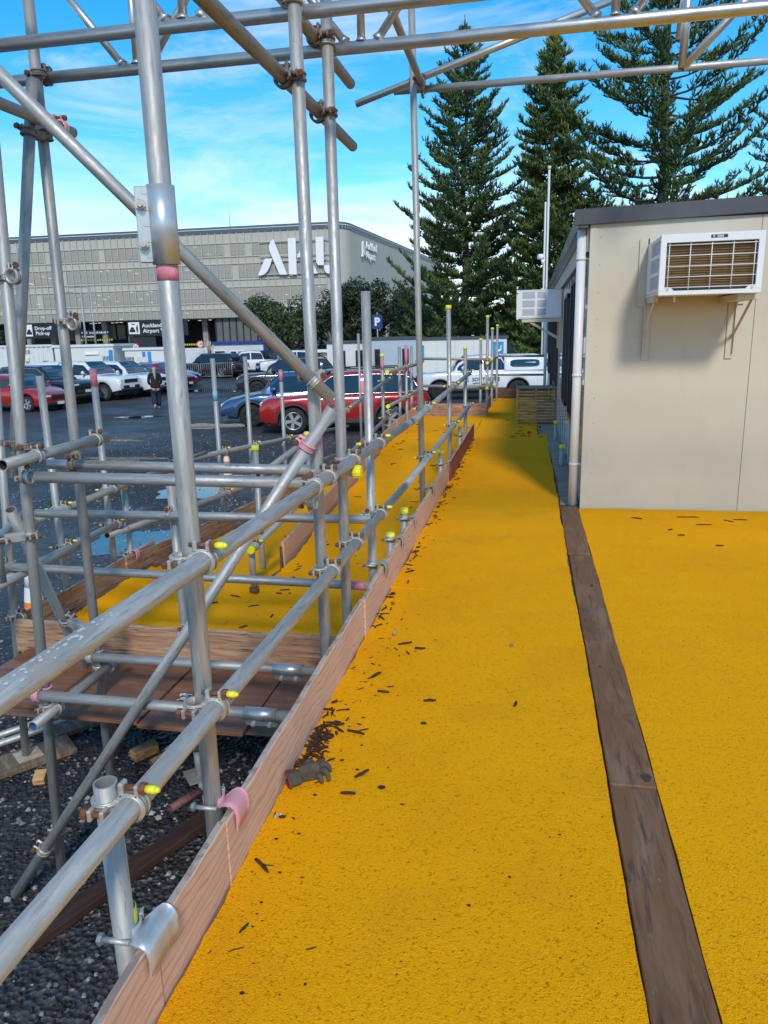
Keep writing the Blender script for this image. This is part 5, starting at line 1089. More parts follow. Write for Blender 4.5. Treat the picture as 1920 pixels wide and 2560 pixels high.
# local: +y walking direction (away), x right
skinned('body', [(0, 0, .90, (.15, .11)), (0, 0, 1.10, (.125, .10)), (0, 0, 1.28, (.155, .105)), (0, 0, 1.37, (.10, .08)), (0, .01, 1.44, .048), (0, .02, 1.51, (.075, .09)), (0, .02, 1.585, (.078, .095)), (0, .02, 1.635, (.05, .06)),
    (.19, 0, 1.34, .052), (.225, -.01, 1.10, .042), (.19, .14, .96, .034), (.17, .22, .95, .036), (-.19, 0, 1.34, .052), (-.225, -.01, 1.10, .042), (-.19, .14, .96, .034), (-.17, .22, .95, .036),
    (.09, .0, .84, .09), (.085, .10, .47, .058), (.08, .10, .09, .036), (.08, .20, .035, .03), (-.09, 0, .84, .09), (-.085, -.03, .47, .06), (-.08, -.24, .13, .036), (-.08, -.20, .04, .03)],
    [(0, 1), (1, 2), (2, 3), (3, 4), (4, 5), (5, 6), (6, 7), (3, 8), (8, 9), (9, 10), (10, 11), (3, 12), (12, 13), (13, 14), (14, 15), (0, 16), (16, 17), (17, 18), (18, 19), (0, 20), (20, 21), (21, 22), (22, 23)], SKIN, wo)
skinned('top', [(0, 0, .80, (.225, .155)), (0, 0, .95, (.195, .145)), (0, 0, 1.12, (.165, .125)), (0, 0, 1.30, (.19, .125)), (0, 0, 1.39, (.11, .085)), (.20, 0, 1.345, .072), (.24, -.01, 1.10, .062), (.21, .12, .975, .052), (-.20, 0, 1.345, .072), (-.24, -.01, 1.10, .062), (-.21, .12, .975, .052)], [(0, 1), (1, 2), (2, 3), (3, 4), (4, 5), (5, 6), (6, 7), (4, 8), (8, 9), (9, 10)], JKT, wo)
skinned('trousers', [(0, 0, .86, (.20, .14)), (.095, .01, .74, (.115, .125)), (.09, .09, .45, (.10, .11)), (.085, .10, .10, (.115, .12)), (-.095, -.005, .74, (.115, .125)), (-.09, -.04, .45, (.10, .11)), (-.085, -.20, .17, (.11, .115))], [(0, 1), (1, 2), (2, 3), (0, 4), (4, 5), (5, 6)], TRS, wo)
skinned('hair', [(0, .0, 1.62, (.09, .10)), (0, -.035, 1.57, (.095, .09)), (0, -.10, 1.53, .05), (0, -.13, 1.42, .055), (.01, -.135, 1.28, .05), (.02, -.13, 1.17, .018)], [(0, 1), (1, 2), (2, 3), (3, 4), (4, 5)], HAIR, wo)
for s, y, z, tilt in ((1, .14, .035, 0), (-1, -.235, .06, -.8)):
    o = skinned('shoe', [(0, -.10, .0, (.038, .03)), (0, 0, .0, (.042, .032)), (0, .11, -.005, (.044, .024))], [(0, 1), (1, 2)], SHOE, wo, loc=(s * .085, y, z)); o.rotation_euler = (tilt, 0, 0)

# ------------------------------------------------------------------ parking building with mesh facade
BW = layered('pale_mesh_screen', (.47, .445, .385), [((.45, .425, .365), .25, (1, 1, 1), .4, .65, 'noise'), ((.49, .465, .40), .8, (1, 1, .3), .5, .7, 'noise')], rough=.75)
BMESH = mat('perforated_panel_dark', (.34, .32, .275), .8, var=.12, vscale=3.2, detail=8); BFIN = mat('facade_fin', (.47, .445, .385), .7); BROOF = mat('slate_roof_edge', (.085, .10, .12), .5)
BDARK = mat('dark_soffit', (.028, .029, .033), .7); BGLZ = mat('dim_glazing', (.05, .055, .06), .25, spec=.6, var=.3, vscale=.4); BCOL = mat('concrete_column', (.30, .29, .27), .8); SIGNB = mat('sign_face_black', (.010, .012, .018), .5); SIGNW = mat('sign_face_white', (.80, .80, .80), .5)
UX = Vector((-.9995, -.0318, 0)); VX = Vector((.089, .996, 0)); NU = Vector((.0318, -.9995, 0)); BO = Vector((-28.8, 120.5, 0))
pb = empty('parking_building', (BO.x, BO.y, G), (0, 0, 0), 'long parking building clad in pale perforated mesh', 'building')
def fp(u, z, out=0.): p = UX * u + NU * out; return (p.x, p.y, z - G)
def fbox(mb, u0, u1, z0, z1, o0, o1):
    a = [fp(u, z, o) for u in (u0, u1) for z in (z0, z1) for o in (o0, o1)]; i0 = len(mb.v); mb.v.extend(a)
    for q_ in ((0, 1, 3, 2), (4, 6, 7, 5), (0, 4, 5, 1), (2, 3, 7, 6), (0, 2, 6, 4), (1, 5, 7, 3)): mb.face([i0 + k for k in q_])
ZT, ZB, UL = 18.2, 4.95, 92.
# wall line with the rounded corner, then the side wall
line = [UX * UL, UX * 3.0] + [(UX * 3.0) * (1 - t) ** 2 + VX * (3.0 * t * t) for t in [i / 8 for i in range(1, 8)]] + [VX * 3.0, VX * 75]
def ribbon(mb, z0, z1, off):
    for a, b in zip(line, line[1:]):
        d = (b - a).normalized(); n_ = Vector((d.y, -d.x, 0)) * off; mb.poly([(a + n_ + Vector((0, 0, z0 - G))), (b + n_ + Vector((0, 0, z0 - G))), (b + n_ + Vector((0, 0, z1 - G))), (a + n_ + Vector((0, 0, z1 - G)))])
mb = MB(); ribbon(mb, ZB, ZT, 0); mb.poly([p + Vector((0, 0, ZT - G)) for p in line] + [UX * UL + VX * 75 + Vector((0, 0, ZT - G))]); mb.poly([p + Vector((0, 0, ZB - G)) for p in line] + [UX * UL + VX * 75 + Vector((0, 0, ZB - G))]); obj('mesh_screen', mb, BW, pb)
mb = MB(); ribbon(mb, ZT - .05, ZT + .55, .14); ribbon(mb, ZT + .62, ZT + .95, .02); obj('roof_edge', mb, BROOF, pb)
rows_z = [(14.75, 16.35), (11.2, 13.15), (7.55, 9.5), (5.0, 6.15)]; PWID = 1.22
pm = {}
for j, (z0, z1) in enumerate(rows_z):
    m1 = MB(); fbox(m1, .08, PWID - .10, z0, z1, .03, .09); pm[j] = m1.mesh('mesh_panel', BMESH)
f1 = MB(); fbox(f1, -.05, .05, ZB, ZT, .02, .22); fin = f1.mesh('facade_fin', BFIN)
qb = random.Random(9); npan = 0; nx = 66
for i in range(nx):
    u0 = 3.2 + i * PWID; link('facade_fin', fin, pb, tuple(UX * u0))
    for j in range(4):
        if npan < 300 and qb.random() > .05 and not (j == 0 and u0 < 15.5 and u0 > 1 and 0): link('mesh_panel', pm[j], pb, tuple(UX * u0)); npan += 1
for z in (16.6, 14.5, 13.4, 10.9, 9.75, 7.3, 6.4):
    mb = MB(); fbox(mb, 3.2, UL, z - .05, z + .05, .02, .16); obj('facade_rail', mb, BFIN, pb)
LS = bpy.data.materials.new('lit_tube_lamp'); LS.use_nodes = True; b_ = LS.node_tree.nodes['Principled BSDF']; b_.inputs['Emission Color'].default_value = (1, 1, .95, 1); b_.inputs['Emission Strength'].default_value = .45
ls = MB(); fbox(ls, 0, .55, 0 + G, .035 + G, .10, .13); lsm = ls.mesh('tube_lamp', LS)
for _ in range(60):
    j = qb.choice((0, 1, 1, 2, 2, 2, 3)); u0 = qb.uniform(4, 72); z = qb.uniform(*rows_z[j]); o = link('tube_lamp', lsm, pb, tuple(UX * u0 + Vector((0, 0, z - G)))); o.rotation_euler = (0, .14, 0)
# lettering AKL
letters = [[(14.45, 11.41), (13.12, 13.95), (11.9, 13.91), (12.42, 12.68), (12.85, 11.98), (13.37, 11.55), (13.87, 11.39)], [(12.35, 15.52), (12.26, 16.04), (11.99, 16.53), (11.59, 16.84), (9.59, 11.37), (10.85, 11.41), (12.23, 14.89)],
           [(9.19, 16.88), (7.91, 16.88), (7.99, 11.33), (9.26, 11.37)], [(7.85, 13.93), (6.55, 16.34), (6.2, 16.65), (5.86, 16.8), (5.3, 16.8), (6.67, 13.9)], [(6.68, 13.78), (5.63, 13.74), (4.54, 11.37), (5.65, 11.37)],
           [(4.63, 16.9), (3.4, 16.85), (3.49, 12.6), (4.25, 12.62), (4.45, 12.7), (4.58, 12.84), (4.7, 13.19)], [(3.46, 12.58), (1.32, 12.54), (1.36, 11.31), (2.79, 11.3), (3.1, 11.4), (3.25, 11.55), (3.44, 12.0)]]
LETW = mat('letter_white', (.82, .82, .84), .5)
for lp_ in letters:
    mb = MB(); mb.prism(lp_, lambda a, b_, t: fp(a, b_, t), .45, .75); obj('giant_letter_stroke', mb, LETW, pb)
for z in (16.5, 14.35, 13.5, 11.55):
    mb = MB(); fbox(mb, 1.2, 14.0, z - .06, z + .06, .28, .44); obj('letter_rail', mb, BFIN, pb)
Ms = frame_M(VX * 10.2 + Vector((.15, 0, 16.05 - G)), VX, (0, 0, 1))
for tx, z in (('Auckland', 16.0), ('Airport', 14.45)):
    o = link('lettering', text_mesh(tx, 1.75, LETW, .08, 1.0, .05), pb); o.matrix_local = frame_M(VX * 10.3 + Vector((.2, 0, z - G)), VX, (0, 0, 1))
def sp(a, z, o_): p = VX * a + Vector((VX.y, -VX.x, 0)) * o_; return (p.x, p.y, z - G)
for poly in ([(7.9, 14.6), (7.9, 16.6), (8.4, 17.0), (9.6, 14.8), (9.0, 14.8), (8.4, 16.0), (8.4, 14.6)], [(7.5, 14.5), (8.2, 15.2), (9.9, 15.2), (9.9, 14.8), (8.5, 14.8), (8.0, 14.4)]):
    mb = MB(); mb.prism(poly, sp, .15, .4); obj('emblem', mb, LETW, pb)
# ground floor
mb = MB(); fbox(mb, -1, UL, G, ZB, -9.2, -9.0); obj('ground_floor_back', mb, BDARK, pb)
mb = MB(); p_ = [VX * 2, VX * 75]; mb.poly([p_[0] + Vector((0, 0, 0)), p_[1] + Vector((0, 0, 0)), p_[1] + Vector((0, 0, ZB - G)), p_[0] + Vector((0, 0, ZB - G))]); obj('side_base', mb, BW, pb)
for u in (58.6, 54.0, 49.2, 44, 39.2, 33.0, 30.2, 25.5):
    mb = MB(); fbox(mb, u - .45, u + .45, G, ZB, -3.4, -2.6); obj('column', mb, BCOL, pb)
for k in range(19):
    u = 22.8 - k * 1.2; mb = MB(); fbox(mb, u - 1.1, u - .08, G, ZB - .02, -.9, -.8); obj('glazing_panel', mb, mat('grey_cladding_panel', (.13, .13, .125), .6, var=.12, vscale=.6), pb); mb = MB(); fbox(mb, u - .07, u + .07, G, ZB - .02, -.9, -.55); obj('mullion', mb, BDARK, pb)
for k in range(14):
    u = 53 - k * 1.9
    if abs(u - 33) > 5: mb = MB(); fbox(mb, u - .85, u + .75, 1.9, 4.5, -7.6, -7.5); obj('upper_glazing', mb, BGLZ, pb)
for k in range(26):
    mb = MB(); u = 24 + k * 1.35; fbox(mb, u, u + .5, ZB - .25, ZB - .18, -2.2 - (k % 3), -2.0 - (k % 3)); obj('downlight', mb, LS, pb)
for u0, u1, col_ in ((41.5, 47.5, 'y'), (25.5, 31, 'y')):
    n_ = 14
    for k in range(n_):
        a = u0 + (u1 - u0) * k / n_; mb = MB(); fbox(mb, a, a + (u1 - u0) / n_ * .6, 1.75 if u0 > 40 else .6, 2.05 if u0 > 40 else .9, -.5, -.4); obj('hazard_stripe', mb, mat('hazard_yellow', (.62, .55, .03), .5), pb)
def sign(u0, u1, z0, z1, name, label, texts, picto=None):
    e = empty(name, (BO.x + UX.x * u0, BO.y + UX.y * u0, z0), (0, 0, 0), label, 'sign', 'black airport wayfinding signs'); B0 = Vector(fp(u0, z0))
    def loc(u, z, o): return tuple(Vector(fp(u, z, o)) - B0)
    def sbox(ua, ub, za, zb, o0, o1, m, nm, par):
        mb = MB(); a = [loc(u, z, o) for u in (ua, ub) for z in (za, zb) for o in (o0, o1)]; mb.v = a
        for q_ in ((0, 1, 3, 2), (4, 6, 7, 5), (0, 4, 5, 1), (2, 3, 7, 6), (0, 2, 6, 4), (1, 5, 7, 3)): mb.face(q_)
        return obj(nm, mb, m, par)
    bd = sbox(u0, u1, z0, z1, .3, .6, SIGNB, 'sign_panel', e)
    for tx, u, z, s in texts:
        o = link('lettering', text_mesh(tx, s, SIGNW, .02, 1.05, s * .018), bd); o.matrix_local = frame_M(loc(u, z, .66), -UX, (0, 0, 1))
    if picto:
        ua, ub, za, zb = picto; sbox(ua, ub, za, zb, .55, .66, SIGNW, 'pictogram_panel', bd); w_ = (ua - ub); h_ = zb - za
        P = lambda a, b_: (ua - w_ * a, za + h_ * b_)
        def glyph(pts): mb = MB(); mb.prism([P(*p) for p in pts], lambda a, b_, t: loc(a, b_, t), .665, .70); obj('pictogram', mb, SIGNB, bd)
        x = .42 if len(texts) and texts[0][0].startswith('Drop') else .08
        glyph([(x, .16), (x + .52, .16), (x + .52, .34), (x + .44, .40), (x + .38, .58), (x + .14, .58), (x + .08, .40), (x, .34)]); mb = MB()
        px = .12 if x > .3 else .72
        glyph([(px, .12), (px + .05, .12), (px + .06, .32), (px + .08, .32), (px + .09, .12), (px + .14, .12), (px + .16, .60), (px - .02, .60)]); c0 = P(px + .07, .68)
        mb = MB(); mb.prism([(c0[0] + .12 * math.cos(t), c0[1] + .12 * math.sin(t)) for t in [6.283 * k / 10 for k in range(10)]], lambda a, b_, t: loc(a, b_, t), .665, .70); obj('pictogram', mb, SIGNB, bd)
        if x < .3: glyph([(.30, .82), (.42, .78), (.62, .80), (.62, .86), (.42, .86), (.34, .92)])
    return e
sign(57.6, 49.6, 2.35, 4.85, 'entrance_sign', 'black drop off and pick up sign with car pictogram', [('Drop-off', 55.1, 3.78, .84), ('Pick-up', 55.0, 2.95, .84)], (57.45, 55.6, 2.75, 4.72))
sign(38.0, 27.2, 2.3, 4.85, 'entrance_sign', 'black valet parking sign with key and car pictogram', [('Auckland', 35.3, 3.76, .90), ('Airport Valet', 35.2, 2.88, .90)], (37.75, 35.8, 2.7, 4.62))
sign(46.8, 41.4, 2.75, 3.5, 'direction_sign', 'long small black direction sign between the large signs', [('< 1-5', 46.5, 2.95, .5), ('Drop-off Pick-up', 45.0, 2.95, .42), ('6-10 >', 42.9, 2.95, .5)]); sign(46.8, 44.6, 2.2, 2.74, 'direction_sign', 'short black direction sign below the long one', [('< Accessible', 46.5, 2.33, .42)])
mb = MB(); fbox(mb, 38, 33.2, G, 2.28, .2, .4); obj('dark_pier', mb, mat('navy_pier', (.018, .022, .035), .6), pb)

# ------------------------------------------------------------------ lamp posts, speed signs
GREYM = mat('lamp_post_grey', (.36, .37, .38), .5, .3)
def lamp_post(x, y, h, arm, label):
    e = empty('lamp_post', (x, y, G), (0, 0, 0), label, 'lamp post', 'tall lamp posts'); mb = MB(); mb.cyl((0, 0, 0), (0, 0, h), .13, .09, n=8); obj('pole', mb, GREYM, e)
    mb = MB(); mb.path([(0, 0, h - .1), (arm, 0, h + .02)], .05, n=6); obj('arm', mb, GREYM, e); mb = MB(); mb.box((arm * 1.25, 0, h), (abs(arm) * .5, .3, .12), bev=.03); obj('lamp_head', mb, GREYM, e)
lamp_post(-52.9, 84.0, 8.6, -1.6, 'left lamp post of the pair before the parking building'); lamp_post(-52.0, 84.6, 9.2, -1.9, 'right lamp post of the pair before the parking building'); lamp_post(-32.2, 88.3, 6.6, -1.3, 'single lamp post left of the dark shrubs')
RSG = mat('sign_red_ring', (.60, .02, .04), .5)
def speed(x, y, z, label):
    e = empty('speed_sign', (x, y, G), (0, 0, R(25)), label, 'road sign', 'round speed signs'); mb = MB(); mb.cyl((0, .05, 0), (0, .05, z - G), .05, n=8); obj('post', mb, GREYM, e)
    mb = MB(); mb.cyl((0, 0, z - G), (0, -.03, z - G), .48, n=24); obj('red_disc', mb, RSG, e); mb = MB(); mb.cyl((0, -.03, z - G), (0, -.05, z - G), .33, n=24); dsc = obj('white_disc', mb, SIGNW, e)
    o = link('lettering', text_mesh('10', .42, SIGNB, .01, 1, .01), dsc); o.matrix_local = frame_M((-.22, -.055, z - G - .15), (1, 0, 0), (0, 0, 1))
speed(-51.4, 93, .78, 'left round ten speed sign above the white cabins'); speed(-42.2, 93, .92, 'right round ten speed sign above the white cabins')
fl = MB(); fl.cyl((0, 0, 0), (0, 0, 4.0), .07, .04, n=6); tag(obj('roof_aerial', fl, GREYM, loc=(-48.3, 121.5, ZT + .5)), 'thin aerial mast on the parking building roof', 'aerial')

# ------------------------------------------------------------------ containers and site cabins
CONT = mat('container_white', (.66, .67, .66), .5, var=.06, vscale=1.5); SITE = mat('site_cabin_white', (.70, .70, .67), .5, var=.04, vscale=.8); SITEG = mat('site_cabin_grey', (.60, .61, .61), .5, var=.03, vscale=.8)
def site_cabin(name, x0, y0, ln, dp, h, rz, m, label, roof=None, cat='cabin', group='white site cabins'):
    e = empty(name, (x0, y0, G), (0, 0, rz), label, cat, group)
    mb = MB(); mb.box((ln / 2, dp / 2, h / 2), (ln, dp, h), bev=.02); obj('wall', mb, m, e)
    mb = MB(); mb.box((ln / 2, dp / 2, h + .06), (ln + .16, dp + .16, .14)); obj('roof', mb, roof or m, e); return e
def rect(e, x0, x1, z0, z1, m, nm, y=-.02, th=.03): mb = MB(); mb.box(((x0 + x1) / 2, y, (z0 + z1) / 2), (x1 - x0, th, z1 - z0)); return obj(nm, mb, m, e)
def siderect(e, y0, y1, z0, z1, m, nm, x=-.02, th=.03): mb = MB(); mb.box((x, (y0 + y1) / 2, (z0 + z1) / 2), (th, y1 - y0, z1 - z0)); return obj(nm, mb, m, e)
ct = empty('shipping_container', (-34.2, 40.2, G), (0, 0, R(7)), 'white corrugated shipping container at the left', 'container')
prof = []; x = 0
while x < 6.0: prof += [(x, 0), (x + .10, 0), (x + .14, -.05), (x + .24, -.05)]; x += .28
mb = MB()
for (a, b), (c, d) in zip(prof, prof[1:]): mb.poly([(a, b, .1), (c, d, .1), (c, d, 2.5), (a, b, 2.5)])
obj('corrugated_side', mb, CONT, ct); mb = MB(); mb.box((3.05, 1.3, 1.3), (6.1, 2.44, 2.5)); obj('shell', mb, CONT, ct); mb = MB(); mb.box((3.05, .0, 2.55), (6.2, .2, .12)); obj('top_rail', mb, CONT, ct)
mb = MB(); mb.box((6.12, .02, 1.3), (.14, .16, 2.6)); obj('corner_post', mb, CONT, ct)
mb = MB(); mb.box((4.6, -.1, 1.75), (.22, .16, .3), bev=.05); obj('wall_lamp', mb, mat('cream_lamp', (.75, .72, .5), .4), ct); rect(ct, 5.55, 5.85, 1.3, 1.65, mat('exit_sign_green', (.02, .10, .07), .5), 'green_notice', -.09)
me = text_mesh('OFFICE', .28, SBT, .004); o = link('lettering', me, ct); o.matrix_local = frame_M((3.9, -.075, 2.1), (1, 0, 0), (0, 0, 1))
c1 = site_cabin('site_cabin', -28.0, 41.0, 3.65, 3, 2.42, R(7), SITE, 'pale cabin with a strip lamp and barred door near the left')
rect(c1, 1.9, 2.75, 1.95, 2.08, mat('strip_lamp', (.85, .85, .85), .4), 'strip_lamp', -.05, .08); rect(c1, 3.0, 3.5, .3, 1.6, SIGNW, 'poster_board'); rect(c1, 3.15, 3.35, .95, 1.35, mat('poster_red', (.42, .05, .08), .5), 'poster_print', -.042, .01)
for k in range(6): rect(c1, 2.98 + k * .09, 3.01 + k * .09, .2, 1.85, SBT, 'door_bar', -.05, .02)
rect(c1, 3.38, 3.6, 1.5, 2.2, mat('blue_notice', (.02, .26, .60), .5), 'blue_notice', -.06, .02); mb = MB(); mb.cyl((.95, -.04, 1.35), (.95, -.01, 1.35), .09, n=14); obj('round_vent', mb, SBT, c1)
c2 = site_cabin('site_cabin', -24.1, 42.2, 2.5, 3, 2.15, R(7), SITE, 'lower pale cabin with a small air conditioner on its end')
for k in range(7): rect(c2, .05 + k * .08, .08 + k * .08, .8, 1.75, SBT, 'window_bar', -.05, .02)
rect(c2, .75, 1.35, .2, 1.75, mat('door_pale', (.62, .62, .6), .5), 'door'); rect(c2, 1.12, 1.3, 1.75, 2.05, MATS['blue_notice'], 'blue_notice', -.05); rect(c2, 1.45, 1.65, 1.45, 2.05, MATS['blue_notice'], 'blue_notice', -.05)
mb = MB(); mb.box((2.62, .2, 1.55), (.35, .5, .35), bev=.02); obj('wall_cooler', mb, WHITE, c2); mb = MB(); mb.box((2.83, .2, 1.55), (.04, .42, .28)); obj('cooler_grille', mb, MESHG, c2)
BRB = mat('royal_blue_frame', (.015, .035, .24), .5)
c3 = site_cabin('site_office', -25.0, 57.0, 4.3, 2.6, 2.35, R(9), SITEG, 'white site office with royal blue frame and large monogram', BRB)
for x in (-.04, 4.34): mb = MB(); mb.box((x, -.03, 1.2), (.16, .12, 2.4)); obj('frame_post', mb, BRB, c3)
mb = MB(); mb.box((2.15, -.06, 2.38), (4.55, .14, .24)); obj('frame_beam', mb, BRB, c3)
for x0, x1, z0, z1 in ((.35, 1.15, 1.05, 1.75), (1.6, 2.05, 1.05, 1.7), (2.2, 2.65, .2, 1.7)):
    wf = rect(c3, x0 - .08, x1 + .08, z0 - .08, z1 + .08, WHITE, 'window', -.03); wf2 = MB(); wf2.box(((x0 + x1) / 2, -.06, (z0 + z1) / 2), (x1 - x0, .03, z1 - z0)); obj('pane', wf2, CGLASS, wf)
for tx, x, m in (('B', 2.95, LBLUE), ('R', 3.5, SBT)): o = link('lettering', text_mesh(tx, 1.0, m, .01, 1, .03), c3); o.matrix_local = frame_M((x, -.06, .95), (1, 0, 0), (0, 0, 1))
c4 = site_cabin('site_office', -11.7, 43.3, 3.2, 2.6, 2.28, R(7), SITE, 'small white cabin with dark windows left of the large white cabin', FASCIA)
for x0, x1 in ((.5, 1.1), (1.7, 2.4)): wf = rect(c4, x0, x1, .9, 1.85, FRAME, 'window', -.03); mb = MB(); mb.box(((x0 + x1) / 2, -.05, 1.38), (x1 - x0 - .12, .02, .85)); obj('pane', mb, CGLASS, wf)
c5 = site_cabin('site_office', -8.75, 40.2, 2.9, 7.4, 2.45, R(9), mat('blue_grey_cabin_wall', (.42, .47, .54), .4), 'blue grey end of the long white cabin behind the red car', FASCIA)
for x0, x1 in ((.55, .85), (2.05, 2.4)): wf = rect(c5, x0, x1, .2, 1.95, FRAME, 'door_window', -.03); mb = MB(); mb.box(((x0 + x1) / 2, -.05, 1.05), (x1 - x0 - .1, .02, 1.6)); obj('pane', mb, CGLASS, wf)
c6 = site_cabin('site_office', -5.8, 40.9, 4.7, 2.6, 2.38, R(9), SITE, 'long white cabin with charcoal roof edge behind the white pickup', FASCIA)
for k in range(4): rect(c6, .9 + k * 1.0, .915 + k * 1.0, .1, 2.35, SEAM if 0 else mat('faint_seam', (.5, .5, .48), .6), 'panel_joint', -.012, .01)
ps = rect(c6, 3.98, 4.52, .9, 2.2, mat('poster_blue', (.02, .27, .55), .45), 'poster', -.03)
for tx, x, z, s in (('CASTLE', 4.02, 1.45, .13), ('CABINS', 4.02, 1.27, .12)): o = link('lettering', text_mesh(tx, s, SIGNW, .004), ps); o.matrix_local = frame_M((x, -.05, z), (1, 0, 0), (0, 0, 1))
mb = MB(); mb.prism([(4.1, 2.0), (4.1, 1.75), (4.25, 1.65), (4.4, 1.75), (4.4, 2.0), (4.35, 2.0), (4.35, 1.8), (4.15, 1.8), (4.15, 2.0)], lambda a, b_, t: (a, t, b_), -.06, -.047); obj('emblem', mb, SIGNW, ps)
rect(c6, .02, .22, 1.2, 2.1, MATS['poster_blue'], 'poster', -.03)
# hoarding fence
HOARD = mat('white_hoarding', (.60, .63, .65), .45, var=.05, vscale=.7)
def hoarding(x0, y0, rz, n, h, label):
    e = empty('hoarding_fence', (x0, y0, G), (0, 0, rz), label, 'fence', 'white hoarding fences'); m1 = MB(); m1.box((1.19, 0, h / 2 + .1), (2.36, .05, h)); me = m1.mesh('fence_panel', HOARD); m2 = MB(); m2.box((0, .05, h / 2 + .1), (.08, .08, h + .1)); mp_ = m2.mesh('fence_post', SITE)
    for k in range(n): link('fence_panel', me, e, (k * 2.4, 0, 0)); link('fence_post', mp_, e, (k * 2.4, -.05, 0))
hoarding(-2.2, 46.5, R(10), 9, 2.0, 'white hoarding fence beyond the white pickup'); hoarding(-37, 60.2, R(9), 9, 1.9, 'white hoarding fence behind the pampas grass'); hoarding(-20.6, 62.0, R(9), 5, 1.9, 'white hoarding fence behind the white pickups')
# crowd barriers
def barrier(x, y, rz, label):
    e = empty('crowd_barrier', (x, y, G), (0, 0, rz), label, 'barrier', 'steel crowd barriers'); mb = MB()
    for z in (.15, 1.05): mb.cyl((0, 0, z), (2.2, 0, z), .022, n=6)
    for x_ in (0, 2.2): mb.cyl((x_, 0, 0), (x_, 0, 1.05), .022, n=6)
    obj('frame', mb, GALV_DULL, e); m1 = MB(); m1.cyl((0, 0, .15), (0, 0, 1.05), .012, n=5); me = m1.mesh('bar', GALV_DULL)
    for k in range(1, 15): link('bar', me, e, (k * .147, 0, 0))
barrier(-24.9, 49.2, R(8), 'crowd barrier directly behind the woman'); barrier(-22.6, 49.6, R(8), 'crowd barrier left of the monogram pickup')
pg = empty('parking_sign', (-11.5, 57.8, G), (0, 0, R(8)), 'blue parking sign among dark shrubs', 'sign')
mb = MB(); mb.cyl((0, .05, 0), (0, .05, 4.4), .05, n=8); obj('post', mb, GREYM, pg); mb = MB(); mb.box((0, 0, 3.7), (.8, .04, 1.05), bev=.05); pp = obj('sign_panel', mb, mat('parking_blue', (.01, .04, .22), .4), pg)
o = link('lettering', text_mesh('P', .8, SIGNW, .01, 1, .04), pp); o.matrix_local = frame_M((-.22, -.03, 3.45), (1, 0, 0), (0, 0, 1))

# ------------------------------------------------------------------ vegetation
def leaf_mat(name, c, c2, rough=.6):
    m = mat(name, c, rough, col2=c2, vscale=.9, coord='Object', lo=.38, hi=.62, spec=.3, detail=7); return m
NEEDLE = leaf_mat('pine_green', (.040, .078, .026), (.125, .185, .052)); NEEDLE2 = leaf_mat('pine_olive', (.042, .080, .022), (.14, .20, .045)); TRUNK = layered('pine_bark', (.07, .055, .038), [((.12, .10, .065), 3, (1, 1, .4), .45, .65, 'noise'), ((.05, .04, .03), 8, (1, 1, .5), .5, .7, 'noise')], rough=.9); CONEB = mat('pine_catkin', (.26, .11, .035), .8)
def shoots_mesh(name, P, D, Ln, Rd, m, seed, needles=5):
    """needle-covered branchlets, batch built: a 3-sided spindle curving upwards and a fringe of needle blades"""
    g = np.random.default_rng(seed); P = np.array(P); D = np.array(D); Ln = np.array(Ln)[:, None]; Rd = np.array(Rd)[:, None]; n = len(P)
    D /= np.linalg.norm(D, axis=1)[:, None]; ref = g.normal(size=(n, 3)); U = np.cross(D, ref); U /= np.linalg.norm(U, axis=1)[:, None]; V = np.cross(D, U)
    mid = P + D * Ln * .45; D2 = D + np.array([0, 0, .4]); D2 /= np.linalg.norm(D2, axis=1)[:, None]; tip = mid + D2 * Ln * .55
    vs_ = []; 
    for c, k in ((P, .5), (mid, 1.)):
        for a in (0, 2.0944, 4.1888): vs_.append(c + (U * math.cos(a) + V * math.sin(a)) * Rd * k)
    vs_.append(tip); tris = [(0, 1, 4), (0, 4, 3), (1, 2, 5), (1, 5, 4), (2, 0, 3), (2, 3, 5), (3, 4, 6), (4, 5, 6), (5, 3, 6)]; b = 7
    for k in range(needles):
        t = g.uniform(.05, .95, (n, 1)); base = np.where(t < .45, P + D * Ln * t, mid + D2 * Ln * (t - .45)); a = g.uniform(0, 6.2832, (n, 1)); o = U * np.cos(a) + V * np.sin(a) + D2 * g.uniform(.5, 1.3, (n, 1)); o /= np.linalg.norm(o, axis=1)[:, None]
        w_ = np.cross(D2, o); w_ /= np.linalg.norm(w_, axis=1)[:, None] + 1e-6; vs_ += [base - w_ * Rd * .45, base + w_ * Rd * .45, base + o * Rd * g.uniform(2.4, 4.2, (n, 1))]; tris.append((b, b + 1, b + 2)); b += 3
    co = np.stack(vs_, 1).reshape(-1, 3); idx = (np.array(tris)[None] + (np.arange(n) * b)[:, None, None]).reshape(-1)
    me = bpy.data.meshes.new(name); nf = len(idx) // 3; me.vertices.add(len(co)); me.vertices.foreach_set('co', co.ravel()); me.loops.add(len(idx)); me.loops.foreach_set('vertex_index', idx.astype(np.int32))
    me.polygons.add(nf); me.polygons.foreach_set('loop_start', np.arange(0, nf * 3, 3, dtype=np.int32)); me.update(calc_edges=True); me.materials.append(m); return me
